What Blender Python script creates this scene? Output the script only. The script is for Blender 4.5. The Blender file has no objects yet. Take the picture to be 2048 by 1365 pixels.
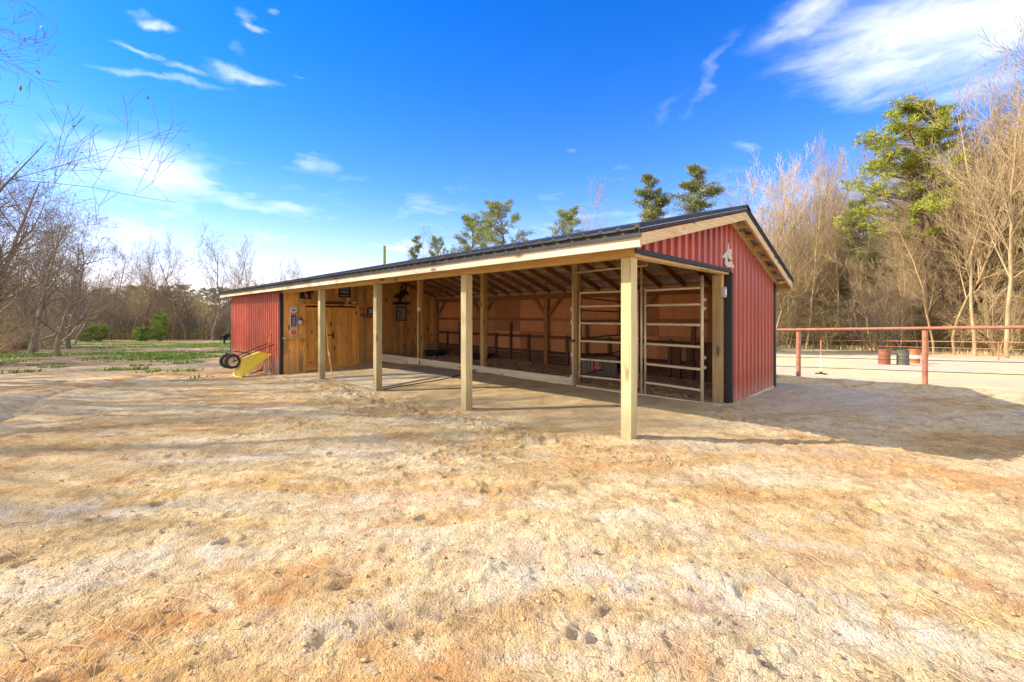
import bpy, math, random
import numpy as np
from mathutils import Vector, Matrix
sc = bpy.context.scene
C = sc.collection
R = math.radians
random.seed(7)
rng = np.random.default_rng(11)

# ------------------------------------------------------------------ camera
F, HY, CAMZ = 868.0, 631.0, 1.51          # focal length in px of a 2048 px wide frame, horizon row, eye height
cam_d = bpy.data.cameras.new('camera')
cam = bpy.data.objects.new('camera', cam_d); C.objects.link(cam)
cam.location = (0, 0, CAMZ); cam.rotation_euler = (R(90), 0, 0)
cam_d.sensor_width = 36; cam_d.lens = 36 * F / 2048
cam_d.shift_y = -(682.5 - HY) / 2048
cam_d.clip_end = 3000
sc.camera = cam
# ------------------------------------------------------------------ world
SUN_EL = 33.0
SUN_AZ = -88.5                             # degrees clockwise from +Y: the sun stands to the left
w = bpy.data.worlds.new('World'); sc.world = w; w.use_nodes = True
nt = w.node_tree; nt.nodes.clear()


class NG:
    """tiny expression helper for node trees"""
    def __init__(s, tree): s.t = tree
    def n(s, typ, **kw):
        nd = s.t.nodes.new(typ)
        for k, v in kw.items(): setattr(nd, k, v)
        return nd
    def put(s, sock, v):
        if isinstance(v, bpy.types.NodeSocket): s.t.links.new(v, sock)
        elif v is not None: sock.default_value = v
    def m(s, op, a, b=None, c=None, clamp=False):
        nd = s.n('ShaderNodeMath', operation=op); nd.use_clamp = clamp
        s.put(nd.inputs[0], a)
        if b is not None: s.put(nd.inputs[1], b)
        if c is not None: s.put(nd.inputs[2], c)
        return nd.outputs[0]
    def vm(s, op, a, b=None, sc_=None):
        nd = s.n('ShaderNodeVectorMath', operation=op)
        s.put(nd.inputs[0], a)
        if b is not None: s.put(nd.inputs[1], b)
        if sc_ is not None: s.put(nd.inputs['Scale'], sc_)
        return nd.outputs[0]
    def noise(s, vec, scale, detail=4, rough=.55, dist=0, out='Fac'):
        nd = s.n('ShaderNodeTexNoise')
        if vec is not None: s.put(nd.inputs['Vector'], vec)
        nd.inputs['Scale'].default_value = scale; nd.inputs['Detail'].default_value = detail
        nd.inputs['Roughness'].default_value = rough; nd.inputs['Distortion'].default_value = dist
        return nd.outputs[out]
    def vor(s, vec, scale, feature='F1', out='Distance', rnd=1):
        nd = s.n('ShaderNodeTexVoronoi', feature=feature)
        if vec is not None: s.put(nd.inputs['Vector'], vec)
        nd.inputs['Scale'].default_value = scale; nd.inputs['Randomness'].default_value = rnd
        return nd.outputs[out]
    def ramp(s, fac, stops, interp='LINEAR'):
        nd = s.n('ShaderNodeValToRGB'); cr = nd.color_ramp; cr.interpolation = interp
        while len(cr.elements) < len(stops): cr.elements.new(.5)
        for e, (p, c) in zip(cr.elements, stops):
            e.position = p; e.color = (*c, 1) if hasattr(c, '__len__') else (c, c, c, 1)
        s.put(nd.inputs[0], fac); return nd.outputs[0]
    def mix(s, fac, a, b, mode='MIX'):
        nd = s.n('ShaderNodeMix', data_type='RGBA', blend_type=mode); nd.clamp_factor = True
        s.put(nd.inputs[0], fac)
        s.put(nd.inputs[6], a if isinstance(a, bpy.types.NodeSocket) else (*a, 1))
        s.put(nd.inputs[7], b if isinstance(b, bpy.types.NodeSocket) else (*b, 1))
        return nd.outputs[2]
    def mapr(s, v, a, b, c=0, d=1):
        nd = s.n('ShaderNodeMapRange'); s.put(nd.inputs[0], v)
        nd.inputs[1].default_value = a; nd.inputs[2].default_value = b
        nd.inputs[3].default_value = c; nd.inputs[4].default_value = d
        return nd.outputs[0]
    def smooth(s, v, a, b):
        nd = s.n('ShaderNodeMapRange', interpolation_type='SMOOTHSTEP'); s.put(nd.inputs[0], v)
        nd.inputs[1].default_value = a; nd.inputs[2].default_value = b
        return nd.outputs[0]
    def mapping(s, vec, scale=(1, 1, 1), rot=(0, 0, 0), loc=(0, 0, 0)):
        nd = s.n('ShaderNodeMapping'); s.put(nd.inputs[0], vec)
        nd.inputs['Scale'].default_value = scale; nd.inputs['Rotation'].default_value = rot
        nd.inputs['Location'].default_value = loc
        return nd.outputs[0]


g = NG(nt)
sky = g.n('ShaderNodeTexSky', sky_type='NISHITA'); sky.sun_disc = False
sky.sun_elevation = R(SUN_EL); sky.sun_rotation = R(SUN_AZ)
sky.altitude = 200; sky.air_density = 1.0; sky.dust_density = .6; sky.ozone_density = 2.5
hs = g.n('ShaderNodeHueSaturation'); hs.inputs['Saturation'].default_value = 1.62
hs.inputs['Hue'].default_value = .502
hs.inputs['Value'].default_value = 1.0
nt.links.new(sky.outputs[0], hs.inputs['Color'])
tc = g.n('ShaderNodeTexCoord'); D = tc.outputs['Generated']
sp = g.n('ShaderNodeSeparateXYZ'); nt.links.new(D, sp.inputs[0])
dx, dy, dz = sp.outputs
az = g.m('ARCTAN2', dx, dy)
el = g.m('ARCSINE', dz)
wa = g.noise(g.mapping(D, (1, 1, 2), (0, 0, 0), (5, 5, 5)), 5.0, 8, .6)
wb = g.noise(g.mapping(D, (1, 1, 2), (0, 0, 0), (9, 1, 4)), 5.0, 8, .6)
azw = g.m('ADD', az, g.m('MULTIPLY', g.m('SUBTRACT', wa, .5), .22))
elw = g.m('ADD', el, g.m('MULTIPLY', g.m('SUBTRACT', wb, .5), .085))
cmb = g.n('ShaderNodeCombineXYZ')
zz = g.m('ADD', g.m('MAXIMUM', dz, 0.0), .12)
g.put(cmb.inputs[0], g.m('DIVIDE', dx, zz)); g.put(cmb.inputs[1], g.m('DIVIDE', dy, zz))
plane = cmb.outputs[0]


def azel(px, py):
    x, z = (px - 1024) / F, (HY - py) / F
    return math.atan2(x, 1), math.atan2(z, math.hypot(1, x))


def blob(px, py, sa, se, rot=0.0):
    a0, e0 = azel(px, py)
    da, de = g.m('SUBTRACT', azw, a0), g.m('SUBTRACT', elw, e0)
    c, s_ = math.cos(rot), math.sin(rot)
    u_ = g.m('DIVIDE', g.m('ADD', g.m('MULTIPLY', da, c), g.m('MULTIPLY', de, s_)), sa)
    v_ = g.m('DIVIDE', g.m('SUBTRACT', g.m('MULTIPLY', de, c), g.m('MULTIPLY', da, s_)), se)
    r2 = g.m('ADD', g.m('MULTIPLY', u_, u_), g.m('MULTIPLY', v_, v_))
    return g.m('EXPONENT', g.m('MULTIPLY', r2, -1.0))


cn = g.noise(g.mapping(plane, (1, 1, 1), (0, 0, .5), (3.1, 1.7, 0)), 1.3, 7, .55, .5)
cn2 = g.noise(g.mapping(D, (2.2, 2.2, 8), (0, .12, 0), (1, 2, 3)), 3.2, 8, .62, .35)
dens = None
for px, py, sa, se, rot, k in [
        (1850, 95, .20, .085, -.25, 1.25), (1985, 70, .15, .09, .0, 1.2), (1600, 40, .10, .035, .1, .85),
        (1400, 165, .10, .018, .95, .48), (1335, 215, .09, .02, .8, .35), (1500, 295, .07, .02, .05, .55), (1600, 128, .05, .02, 0, .6),
        (300, 350, .19, .06, -.1, .95), (480, 405, .22, .03, -.08, .9), (630, 335, .065, .03, -.1, .7),
        (320, 155, .11, .008, .06, .6), (265, 97, .035, .007, -.15, .65), (345, 136, .04, .008, .0, .6),
        (310, 47, .03, .009, 0, .8), (487, 30, .018, .012, .4, .7), (488, 47, .02, .007, 0, .8), (470, 97, .022, .014, 0, .5),
        (470, 155, .07, .016, .05, .85), (545, 15, .014, .005, 0, .7), (590, 147, .02, .004, 0, .7), (265, 20, .02, .010, 0, .5),
        (1260, 330, .05, .02, 0, .5), (230, 460, .14, .035, 0, .9), (1160, 300, .03, .01, 0, .4),
        (560, 320, .25, .12, .2, .35), (300, 480, .4, .06, .0, .6), (1180, 430, .2, .03, -.1, .65)]:
    b = g.m('MULTIPLY', blob(px, py, sa, se, rot), k)
    dens = b if dens is None else g.m('MAXIMUM', dens, b)
nmix = g.m('ADD', g.m('MULTIPLY', cn, .45), g.m('MULTIPLY', cn2, .55))
wisp = g.smooth(g.m('ADD', nmix, g.m('MULTIPLY', g.m('SUBTRACT', dens, .55), .20)), .34, .70)
placed = g.m('MULTIPLY', g.m('MULTIPLY', g.smooth(dens, .02, 1.15), .66), g.m('ADD', g.m('MULTIPLY', wisp, .85), .14))
lowband = g.m('MULTIPLY', g.smooth(g.m('SUBTRACT', R(24), el), 0, R(24)), g.smooth(nmix, .40, .70))
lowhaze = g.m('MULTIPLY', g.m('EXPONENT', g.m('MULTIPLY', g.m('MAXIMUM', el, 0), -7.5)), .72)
# sky lightens towards the sun side, as on the photo
sunside = g.smooth(g.m('MULTIPLY', dx, -1), .05, .95)
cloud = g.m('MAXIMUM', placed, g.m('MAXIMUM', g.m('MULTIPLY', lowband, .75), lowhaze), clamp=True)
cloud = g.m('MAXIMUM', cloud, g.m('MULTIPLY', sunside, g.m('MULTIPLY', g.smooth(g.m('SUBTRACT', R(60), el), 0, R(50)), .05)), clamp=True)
# unseen broken cloud added behind the camera and overhead as white fill for shade
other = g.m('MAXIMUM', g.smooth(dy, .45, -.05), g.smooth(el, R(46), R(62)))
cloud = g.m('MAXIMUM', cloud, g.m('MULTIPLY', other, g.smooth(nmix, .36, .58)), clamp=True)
tint = g.mix(g.smooth(el, R(2), R(26)), (1.02, .73, .95), (.34, .73, 1.06))
deep = g.mix(1.0, hs.outputs[0], tint, 'MULTIPLY')
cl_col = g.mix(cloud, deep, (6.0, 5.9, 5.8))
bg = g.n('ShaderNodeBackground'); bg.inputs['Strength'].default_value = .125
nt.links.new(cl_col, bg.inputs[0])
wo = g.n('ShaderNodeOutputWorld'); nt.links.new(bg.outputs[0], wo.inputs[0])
# ------------------------------------------------------------------ sun
sl = bpy.data.lights.new('sun', 'SUN'); sl.energy = 3.5; sl.angle = R(.53); sl.color = (1, .87, .68)
so = bpy.data.objects.new('sun', sl); C.objects.link(so)
sdir = Vector((math.sin(R(SUN_AZ)) * math.cos(R(SUN_EL)), math.cos(R(SUN_AZ)) * math.cos(R(SUN_EL)), math.sin(R(SUN_EL))))
so.rotation_euler = sdir.to_track_quat('Z', 'Y').to_euler()
so.location = sdir * 60
sc.view_settings.view_transform = 'Standard'; sc.view_settings.look = 'None'
sc.view_settings.gamma = 1; sc.view_settings.use_curve_mapping = False
sc.view_settings.exposure = 1.3
sc.render.engine = 'CYCLES'
cy = sc.cycles
cy.use_denoising = True
cy.max_bounces = 6; cy.diffuse_bounces = 4; cy.glossy_bounces = 3; cy.transparent_max_bounces = 4
cy.caustics_reflective = False; cy.caustics_refractive = False
cy.sample_clamp_indirect = 6

# ------------------------------------------------------------------ frames
AX, AY, TH = 1.4054, 5.1104, .7899
VV = np.array([math.cos(TH), math.sin(TH)]); UU = np.array([-math.sin(TH), math.cos(TH)])
BARN = Matrix.Translation((AX, AY, 0)) @ Matrix.Rotation(TH, 4, 'Z')


def W(v, u, z=0):                      # barn coordinates -> world
    return Vector((AX + v * VV[0] + u * UU[0], AY + v * VV[1] + u * UU[1], z))


def gpx(px, py, z):                    # picture column/row of a point whose height is known -> place
    Y = F * (z - CAMZ) / (HY - py); return Vector(((px - 1024) / F * Y, Y, z))


def dpx(px, py, Y):                    # the same with a known distance
    return Vector(((px - 1024) / F * Y, Y, CAMZ + (HY - py) / F * Y))


def wall_u(px, py, u):                 # a point on the cross wall u = const -> (v, z)
    r = (px - 1024) / F; X0 = AX + u * UU[0]; Y0 = AY + u * UU[1]
    v = (r * Y0 - X0) / (VV[0] - r * VV[1]); Y = Y0 + v * VV[1]
    return v, CAMZ + (HY - py) * Y / F


# ------------------------------------------------------------------ mesh helpers
class MB:
    def __init__(s): s.v = []; s.f = []; s.mi = []; s.m = 0
    def _add(s, vs, fs):
        o = len(s.v); s.v += [tuple(p) for p in vs]; s.f += [tuple(o + i for i in f) for f in fs]
        s.mi += [s.m] * len(fs)
    def box(s, x0, x1, y0, y1, z0, z1, M=None):
        vs = [Vector((x, y, z)) for x in (x0, x1) for y in (y0, y1) for z in (z0, z1)]
        if M is not None: vs = [M @ p for p in vs]
        s._add(vs, [(0, 1, 3, 2), (4, 6, 7, 5), (0, 4, 5, 1), (2, 3, 7, 6), (0, 2, 6, 4), (1, 5, 7, 3)]); return s
    def beam(s, a, b, wd, ht, up=(0, 0, 1)):
        a, b = Vector(a), Vector(b); d = (b - a).normalized(); up = Vector(up)
        sd = d.cross(up).normalized(); up = sd.cross(d).normalized()
        vs = [p + sd * (i * wd / 2) + up * (j * ht / 2) for p in (a, b) for i, j in ((-1, -1), (1, -1), (1, 1), (-1, 1))]
        s._add(vs, [(3, 2, 1, 0), (4, 5, 6, 7), (0, 1, 5, 4), (1, 2, 6, 5), (2, 3, 7, 6), (3, 0, 4, 7)]); return s
    def tube(s, pts, r, n=8, cap=True):
        pts = [Vector(p) for p in pts]; rs = r if hasattr(r, '__len__') else [r] * len(pts)
        vs = []; fs = []; sd = None
        for i, p in enumerate(pts):
            d = (pts[min(i + 1, len(pts) - 1)] - pts[max(i - 1, 0)]).normalized()
            if sd is None: sd = d.cross(Vector((0, 0, 1)) if abs(d.z) < .9 else Vector((1, 0, 0))).normalized()
            sd = (sd - d * sd.dot(d)).normalized(); up = d.cross(sd)
            for k in range(n):
                a = 2 * math.pi * k / n; vs.append(p + (sd * math.cos(a) + up * math.sin(a)) * rs[i])
        for i in range(len(pts) - 1):
            for k in range(n):
                a, b = i * n + k, i * n + (k + 1) % n; fs.append((a, b, b + n, a + n))
        if cap: fs.append(tuple(range(n - 1, -1, -1))); fs.append(tuple(range((len(pts) - 1) * n, len(pts) * n)))
        s._add(vs, fs); return s
    def lathe(s, prof, n=24, M=None):
        """prof: (radius, height) about Z"""
        vs = []; fs = []
        for r_, z in prof:
            for k in range(n):
                a = 2 * math.pi * k / n; vs.append(Vector((r_ * math.cos(a), r_ * math.sin(a), z)))
        for i in range(len(prof) - 1):
            for k in range(n):
                a, b = i * n + k, i * n + (k + 1) % n; fs.append((a, b, b + n, a + n))
        if M is not None: vs = [M @ p for p in vs]
        s._add(vs, fs); return s
    def prism(s, poly, y0, y1, M=None):
        """polygon in (x,z) extruded along y"""
        n = len(poly); vs = [Vector((x, y0, z)) for x, z in poly] + [Vector((x, y1, z)) for x, z in poly]
        if M is not None: vs = [M @ p for p in vs]
        fs = [tuple(range(n)), tuple(range(2 * n - 1, n - 1, -1))]
        fs += [(i, i + n, (i + 1) % n + n, (i + 1) % n) for i in range(n)]
        s._add(vs, fs); return s
    def mesh(s, name, mats, smooth=False):
        me = bpy.data.meshes.new(name); me.from_pydata(s.v, [], s.f)
        for m_ in (mats if isinstance(mats, (list, tuple)) else [mats]): me.materials.append(m_)
        if max(s.mi, default=0): me.polygons.foreach_set('material_index', s.mi)
        if smooth: me.polygons.foreach_set('use_smooth', [True] * len(me.polygons))
        me.update(); return me
    def build(s, name, mats, parent=None, M=None, smooth=False, bevel=0):
        me = s.mesh(name, mats, smooth)
        if not s.f: raise ValueError(name)
        import bmesh
        bm = bmesh.new(); bm.from_mesh(me); bmesh.ops.recalc_face_normals(bm, faces=bm.faces); bm.to_mesh(me); bm.free()
        o = bpy.data.objects.new(name, me); C.objects.link(o)
        if parent: o.parent = parent
        if M is not None: o.matrix_world = M if parent is None else o.matrix_world; 
        if M is not None and parent is not None: o.matrix_local = M
        if bevel:
            b = o.modifiers.new('b', 'BEVEL'); b.width = bevel; b.segments = 1; b.limit_method = 'ANGLE'
        return o


def tag(o, label=None, cat=None, group=None, kind=None):
    if label: o['label'] = label
    if cat: o['category'] = cat
    if group: o['group'] = group
    if kind: o['kind'] = kind
    return o


def empty(name, M, label, cat, group=None):
    o = bpy.data.objects.new(name, None); C.objects.link(o); o.matrix_world = M; o.empty_display_size = .1
    return tag(o, label, cat, group)


def np_mesh(name, verts, faces, mat, smooth=False):
    """verts (n,3), faces (m,k) numpy"""
    me = bpy.data.meshes.new(name); n, m, k = len(verts), len(faces), faces.shape[1]
    me.vertices.add(n); me.vertices.foreach_set('co', np.asarray(verts, np.float32).ravel())
    me.loops.add(m * k); me.loops.foreach_set('vertex_index', np.asarray(faces, np.int32).ravel())
    me.polygons.add(m); me.polygons.foreach_set('loop_start', np.arange(0, m * k, k, dtype=np.int32))
    if smooth: me.polygons.foreach_set('use_smooth', np.ones(m, bool))
    for m_ in (mat if isinstance(mat, (list, tuple)) else [mat]): me.materials.append(m_)
    me.update(calc_edges=True); me.validate(); return me


# ------------------------------------------------------------------ materials
def mat(name, fn, rough=.7, metal=0, spec=.5):
    m = bpy.data.materials.new(name); m.use_nodes = True; t = m.node_tree; h = NG(t)
    b = t.nodes['Principled BSDF']; b.inputs['Roughness'].default_value = rough
    b.inputs['Metallic'].default_value = metal; b.inputs['Specular IOR Level'].default_value = spec
    r = fn(h, b)
    if r is not None: h.put(b.inputs['Base Color'], r if isinstance(r, bpy.types.NodeSocket) else (*r, 1))
    return m


def bump(h, b, height, strength=.4, dist=.01):
    n = h.n('ShaderNodeBump'); n.inputs['Strength'].default_value = strength; n.inputs['Distance'].default_value = dist
    h.put(n.inputs['Height'], height); h.put(b.inputs['Normal'], n.outputs[0])


def objco(h, jitter=True):
    t = h.n('ShaderNodeTexCoord'); o = t.outputs['Object']
    if jitter:
        i = h.n('ShaderNodeObjectInfo'); k = h.m('MULTIPLY', i.outputs['Random'], 57.0)
        cb = h.n('ShaderNodeCombineXYZ'); h.put(cb.inputs[0], k); h.put(cb.inputs[1], h.m('MULTIPLY', k, 1.7)); h.put(cb.inputs[2], h.m('MULTIPLY', k, .63))
        o = h.vm('ADD', o, cb.outputs[0]); return o, i.outputs['Random']
    return o, None


def wood(name, dark, mid, light, axis, knots=1.0, rough=.75, grain=1.0, vary=.25, grey=None, dirt=0):
    def fn(h, b):
        co, rnd = objco(h)
        s = [14, 14, 14]; s['xyz'.index(axis)] = .9
        g1 = h.noise(h.mapping(co, s), 1.6, 5, .65, 1.2)
        s2 = [55, 55, 55]; s2['xyz'.index(axis)] = 1.6
        g2 = h.noise(h.mapping(co, s2), 1.5, 3, .6)
        fac = h.m('ADD', h.m('MULTIPLY', g1, .7), h.m('MULTIPLY', g2, .35 * grain))
        col = h.ramp(fac, [(.32, dark), (.5, mid), (.68, light)])
        s3 = [5.5, 5.5, 5.5]; s3['xyz'.index(axis)] = 1.7
        kd = h.vor(h.mapping(co, s3), 1.0)
        km = h.m('MULTIPLY', h.m('SUBTRACT', 1.0, h.smooth(kd, .10, .21)), knots)
        col = h.mix(km, col, tuple(c * .32 for c in dark))
        tone = h.ramp(h.m('FRACT', h.m('MULTIPLY', rnd, 13.7)), [(0, 1 - vary), (1, 1 + vary * .5)])
        col = h.mix(1.0, col, tone, 'MULTIPLY')
        if grey:
            bl = h.smooth(h.noise(co, .9, 3), .45, .7)
            col = h.mix(h.m('MULTIPLY', bl, .7), col, grey)
        if dirt:
            t = h.n('ShaderNodeTexCoord'); sp_ = h.n('ShaderNodeSeparateXYZ'); h.put(sp_.inputs[0], t.outputs['Object'])
            dm = h.m('MULTIPLY', h.smooth(h.m('ADD', h.m('MULTIPLY', h.noise(co, 3), .5), h.m('MULTIPLY', sp_.outputs[2], -1)), -.25, .35), dirt)
            col = h.mix(dm, col, (.23, .16, .09))
        bump(h, b, fac, .35, .004)
        return col
    return mat(name, fn, rough, 0, .25)


NEWD, NEWM, NEWL = (.36, .23, .10), (.56, .42, .20), (.68, .54, .30)
W_POST = wood('treated_post_wood', (.33, .24, .11), (.50, .41, .21), (.60, .51, .29), 'z', .5, dirt=.5)
W_BEAM = wood('new_beam_wood', (.46, .26, .08), (.62, .38, .13), (.70, .46, .19), 'y', .8, vary=.1)
W_FASCIA = wood('fascia_wood', (.52, .40, .24), (.70, .58, .40), (.78, .68, .52), 'y', .8, vary=.1)
W_RAKE = wood('rake_wood', (.42, .27, .12), (.60, .43, .22), (.70, .55, .33), 'x', .8, vary=.1)
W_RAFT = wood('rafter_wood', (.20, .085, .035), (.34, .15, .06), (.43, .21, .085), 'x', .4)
W_PURL = wood('purlin_wood', (.40, .22, .09), (.58, .36, .16), (.66, .45, .22), 'y', .5)
W_PLANK = wood('pine_plank_wood', (.48, .19, .045), (.74, .35, .085), (.82, .46, .14), 'z', 1.3, vary=.42, grey=(.24, .16, .09), dirt=.35)
W_DOOR = wood('door_plank_wood', (.52, .21, .042), (.76, .35, .075), (.82, .44, .12), 'z', 1.1, vary=.3)
W_DOORX = wood('door_brace_wood', (.52, .21, .042), (.76, .35, .075), (.82, .44, .12), 'x', .8, vary=.14)
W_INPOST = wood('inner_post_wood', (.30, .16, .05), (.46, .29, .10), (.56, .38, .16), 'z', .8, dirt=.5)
W_JAMB = wood('old_jamb_wood', (.20, .12, .05), (.34, .22, .09), (.44, .31, .15), 'z', .8, grey=(.12, .09, .06), dirt=.6)
W_PLY = wood('plywood_wood', (.30, .105, .04), (.50, .19, .072), (.62, .26, .105), 'z', .0, grain=1.8, vary=.35, dirt=.2)
W_KICK = wood('old_board_wood', (.075, .034, .018), (.13, .058, .03), (.19, .09, .045), 'y', .5)
W_KICKZ = wood('old_upright_wood', (.10, .045, .022), (.17, .08, .04), (.23, .115, .06), 'z', .5)
W_BASE = wood('baseboard_wood', (.46, .36, .22), (.62, .50, .33), (.70, .60, .42), 'y', .5, vary=.1)
W_GREY = wood('grey_crate_wood', (.12, .09, .07), (.20, .16, .125), (.28, .22, .17), 'z', .5)
W_HANDLE = wood('tool_handle_wood', (.52, .30, .10), (.66, .42, .16), (.74, .52, .24), 'z', 0)


def painted_metal(name, col, rough=.38, dust=(.42, .28, .18), dustk=.35, low=None):
    def fn(h, b):
        co, rnd = objco(h)
        n1 = h.noise(co, 1.3, 4); n2 = h.noise(h.mapping(co, (9, 9, .8)), 2, 4)
        c = h.mix(h.m('MULTIPLY', h.smooth(n1, .35, .75), dustk), col, dust)

        c = h.mix(h.m('MULTIPLY', h.smooth(n2, .5, .8), .25), c, tuple(x * .72 for x in col))
        c = h.mix(1.0, c, h.ramp(h.m('FRACT', h.m('MULTIPLY', rnd, 7.3)), [(0, .86), (1, 1.08)]), 'MULTIPLY')
        if low is not None:
            t = h.n('ShaderNodeTexCoord'); sp_ = h.n('ShaderNodeSeparateXYZ'); h.put(sp_.inputs[0], t.outputs['Object'])
            k = h.m('MULTIPLY', h.smooth(h.m('ADD', h.m('MULTIPLY', sp_.outputs[2], -1), h.m('MULTIPLY', n1, .35)), -.25, .35), .75)
            c = h.mix(k, c, low)
        h.put(b.inputs['Roughness'], h.mapr(n1, .3, .8, rough, rough + .2))
        bump(h, b, h.noise(co, 5, 3), .08, .01)
        return c
    return mat(name, fn, rough, 0, .5)


M_RED = painted_metal('red_siding', (.43, .075, .040), .30, (.54, .20, .12), .3, low=(.50, .31, .21))
M_BLACK = painted_metal('black_trim', (.012, .012, .013), .55, (.05, .045, .04), .2)
M_ROOF = painted_metal('black_roof_metal', (.022, .023, .026), .3, (.05, .05, .05), .2)


def fn_galv(h, b):
    co, _ = objco(h)
    n = h.vor(co, 14, out='Color'); n1 = h.noise(co, 2, 4)
    h.put(b.inputs['Roughness'], h.mapr(n1, .3, .7, .32, .5))
    return h.mix(h.smooth(n1, .35, .7), (.64, .60, .54), (.50, .43, .35))
M_GALV = mat('galvanised_sheet', fn_galv, .4, .35)


def fn_pipe(h, b):
    co, _ = objco(h); n = h.noise(co, 4, 4)
    return h.mix(h.smooth(n, .5, .75), (.62, .50, .33), (.44, .30, .16))
M_PIPE = mat('pale_gate_pipe', fn_pipe, .42, .15)


def fn_rustpipe(h, b):
    co, _ = objco(h); n = h.noise(co, 7, 4)
    return h.mix(h.smooth(n, .4, .7), (.44, .18, .10), (.31, .12, .07))
M_FENCE = mat('rust_red_pipe', fn_rustpipe, .6)
M_DKPIPE = mat('dark_rusty_pipe', lambda h, b: h.mix(h.smooth(h.noise(objco(h)[0], 6), .4, .7), (.10, .045, .025), (.06, .03, .02)), .6)


def plain(name, col, rough=.6, metal=0, k=.25, scale=9):
    return mat(name, lambda h, b: h.mix(h.m('MULTIPLY', h.smooth(h.noise(objco(h)[0], scale, 4), .35, .7), k), col, tuple(c * .55 for c in col)), rough, metal)


M_CABLE = plain('steel_cable', (.06, .055, .05), .5)
M_BLKIRON = plain('black_iron', (.012, .012, .014), .55)
M_RUBBER = plain('black_rubber', (.035, .033, .032), .8)
M_YELLOW = plain('yellow_plastic', (.72, .52, .03), .42, 0, .18, 4)
M_WHEEL = plain('cream_wheel', (.70, .55, .38), .5)
M_DARKBAR = plain('dark_steel', (.07, .035, .02), .5)
M_REDTOOL = plain('red_tool_paint', (.42, .09, .03), .5)
M_WHITE = plain('white_paint', (.78, .76, .72), .5, 0, .1)
M_CREAM = plain('cream_metal', (.56, .49, .38), .5, 0, .3)
M_GREY = plain('grey_plastic', (.34, .34, .34), .5)
M_ORANGE = plain('orange_paint', (.72, .18, .02), .5, 0, .2)
M_NAVY = plain('navy_paint', (.03, .04, .13), .5, 0, .1)
M_TEXT = plain('pale_lettering', (.55, .55, .55), .6, 0, .1)
M_MAROON = plain('maroon_paint', (.14, .025, .02), .55)
M_BROWN = plain('dark_brown_frame', (.07, .025, .015), .5)
M_PAPER = plain('grey_print', (.26, .25, .22), .6)
M_TANP = plain('tan_print', (.60, .48, .24), .6)
M_LANT = plain('pink_glass', (.58, .38, .30), .25, 0, .3)
M_HORSE = plain('black_horse_coat', (.006, .005, .005), .85)
M_BARRELR = plain('rusty_barrel_paint', (.28, .095, .05), .65, 0, .5, 5)
M_BARRELG = plain('dark_barrel_paint', (.11, .105, .08), .6, 0, .5, 5)
M_BARRELO = plain('orange_barrel_paint', (.50, .16, .05), .6, 0, .4, 5)
M_POLEG = wood('green_treated_pole_wood', (.16, .17, .06), (.25, .26, .10), (.32, .32, .14), 'z', .2)
M_PINKPAINT = plain('pink_red_paint', (.75, .22, .16), .6, 0, .1)
M_FLAX = plain('dry_straw', (.74, .60, .34), .7)
M_HOSE = plain('dark_hose', (.05, .035, .03), .6)

# ------------------------------------------------------------------ ground
CP = [(1.4, 5.1, 0), (0, 0, 0), (5, 2, 0), (-4, 1, -.02), (-5, 5, -.06), (3.68, 7.4, 0), (5.58, 9.3, -.09), (-.77, 7.27, -.11),
      (-2.95, 9.4, -.17), (-5.1, 11.6, -.23), (-7.2, 13.7, -.36), (-11.6, 18, -.62), (7.46, 11.3, -.24), (9.3, 9.8, -.19),
      (22, 26.5, -1.4), (33, 47, -2.6), (42, 37, -2.1), (13.9, 19.5, -1.15), (-35, 59, -2.4), (-80, 80, -3.2), (-40, 80, -3.2),
      (0, 60, -2.7), (0, 90, -3.5), (70, 60, -2.8), (-15, 8, -.2), (-30, 20, -1.0), (-60, 20, -1.4), (60, 15, -1.3), (0, -20, 0),
      (-20, 40, -1.7), (-60, -20, -.5), (60, -20, -.3), (120, 120, -3.5), (-120, 120, -3.6), (0, 150, -3.6)]
for v_, u_, z_ in [(3.1, 3.06, -.02), (3.1, 6.12, 0), (3.1, 9.18, -.04), (1.6, 12.1, -.29), (5.9, 12.1, -.1), (5.9, 3, -.02), (5.9, 8, -.03), (0, 16, -.5)]:
    p = W(v_, u_); CP.append((p.x, p.y, z_))
CP = np.array(CP)


def tps_fit(P, lam=.02):
    n = len(P); d = np.hypot(P[:, None, 0] - P[None, :, 0], P[:, None, 1] - P[None, :, 1])
    K = np.where(d > 0, d, 0) + 0                        # linear kernel: calm far away
    A = np.zeros((n + 3, n + 3)); A[:n, :n] = -K - lam * np.eye(n); A[:n, n] = 1; A[:n, n + 1:] = P[:, :2]; A[n, :n] = 1; A[n + 1:, :n] = P[:, :2].T
    return np.linalg.solve(A, np.concatenate([P[:, 2], np.zeros(3)]))


TW = tps_fit(CP)


def base_h(x, y):
    x, y = np.asarray(x, float), np.asarray(y, float)
    xc, yc = np.clip(x, -125, 125), np.clip(y, -22, 150)
    h = TW[-3] + TW[-2] * xc + TW[-1] * yc
    for i in range(len(CP)):
        h = h - TW[i] * np.sqrt((xc - CP[i, 0]) ** 2 + (yc - CP[i, 1]) ** 2 + .25)
    return h


def vnoise(x, y, seed, per=512):
    r_ = np.random.default_rng(seed).random((per, per))
    xi, yi = np.floor(x).astype(int), np.floor(y).astype(int); fx, fy = x - xi, y - yi
    fx, fy = fx * fx * (3 - 2 * fx), fy * fy * (3 - 2 * fy)
    a, b, c, d = r_[xi % per, yi % per], r_[(xi + 1) % per, yi % per], r_[xi % per, (yi + 1) % per], r_[(xi + 1) % per, (yi + 1) % per]
    return (a * (1 - fx) + b * fx) * (1 - fy) + (c * (1 - fx) + d * fx) * fy


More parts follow.
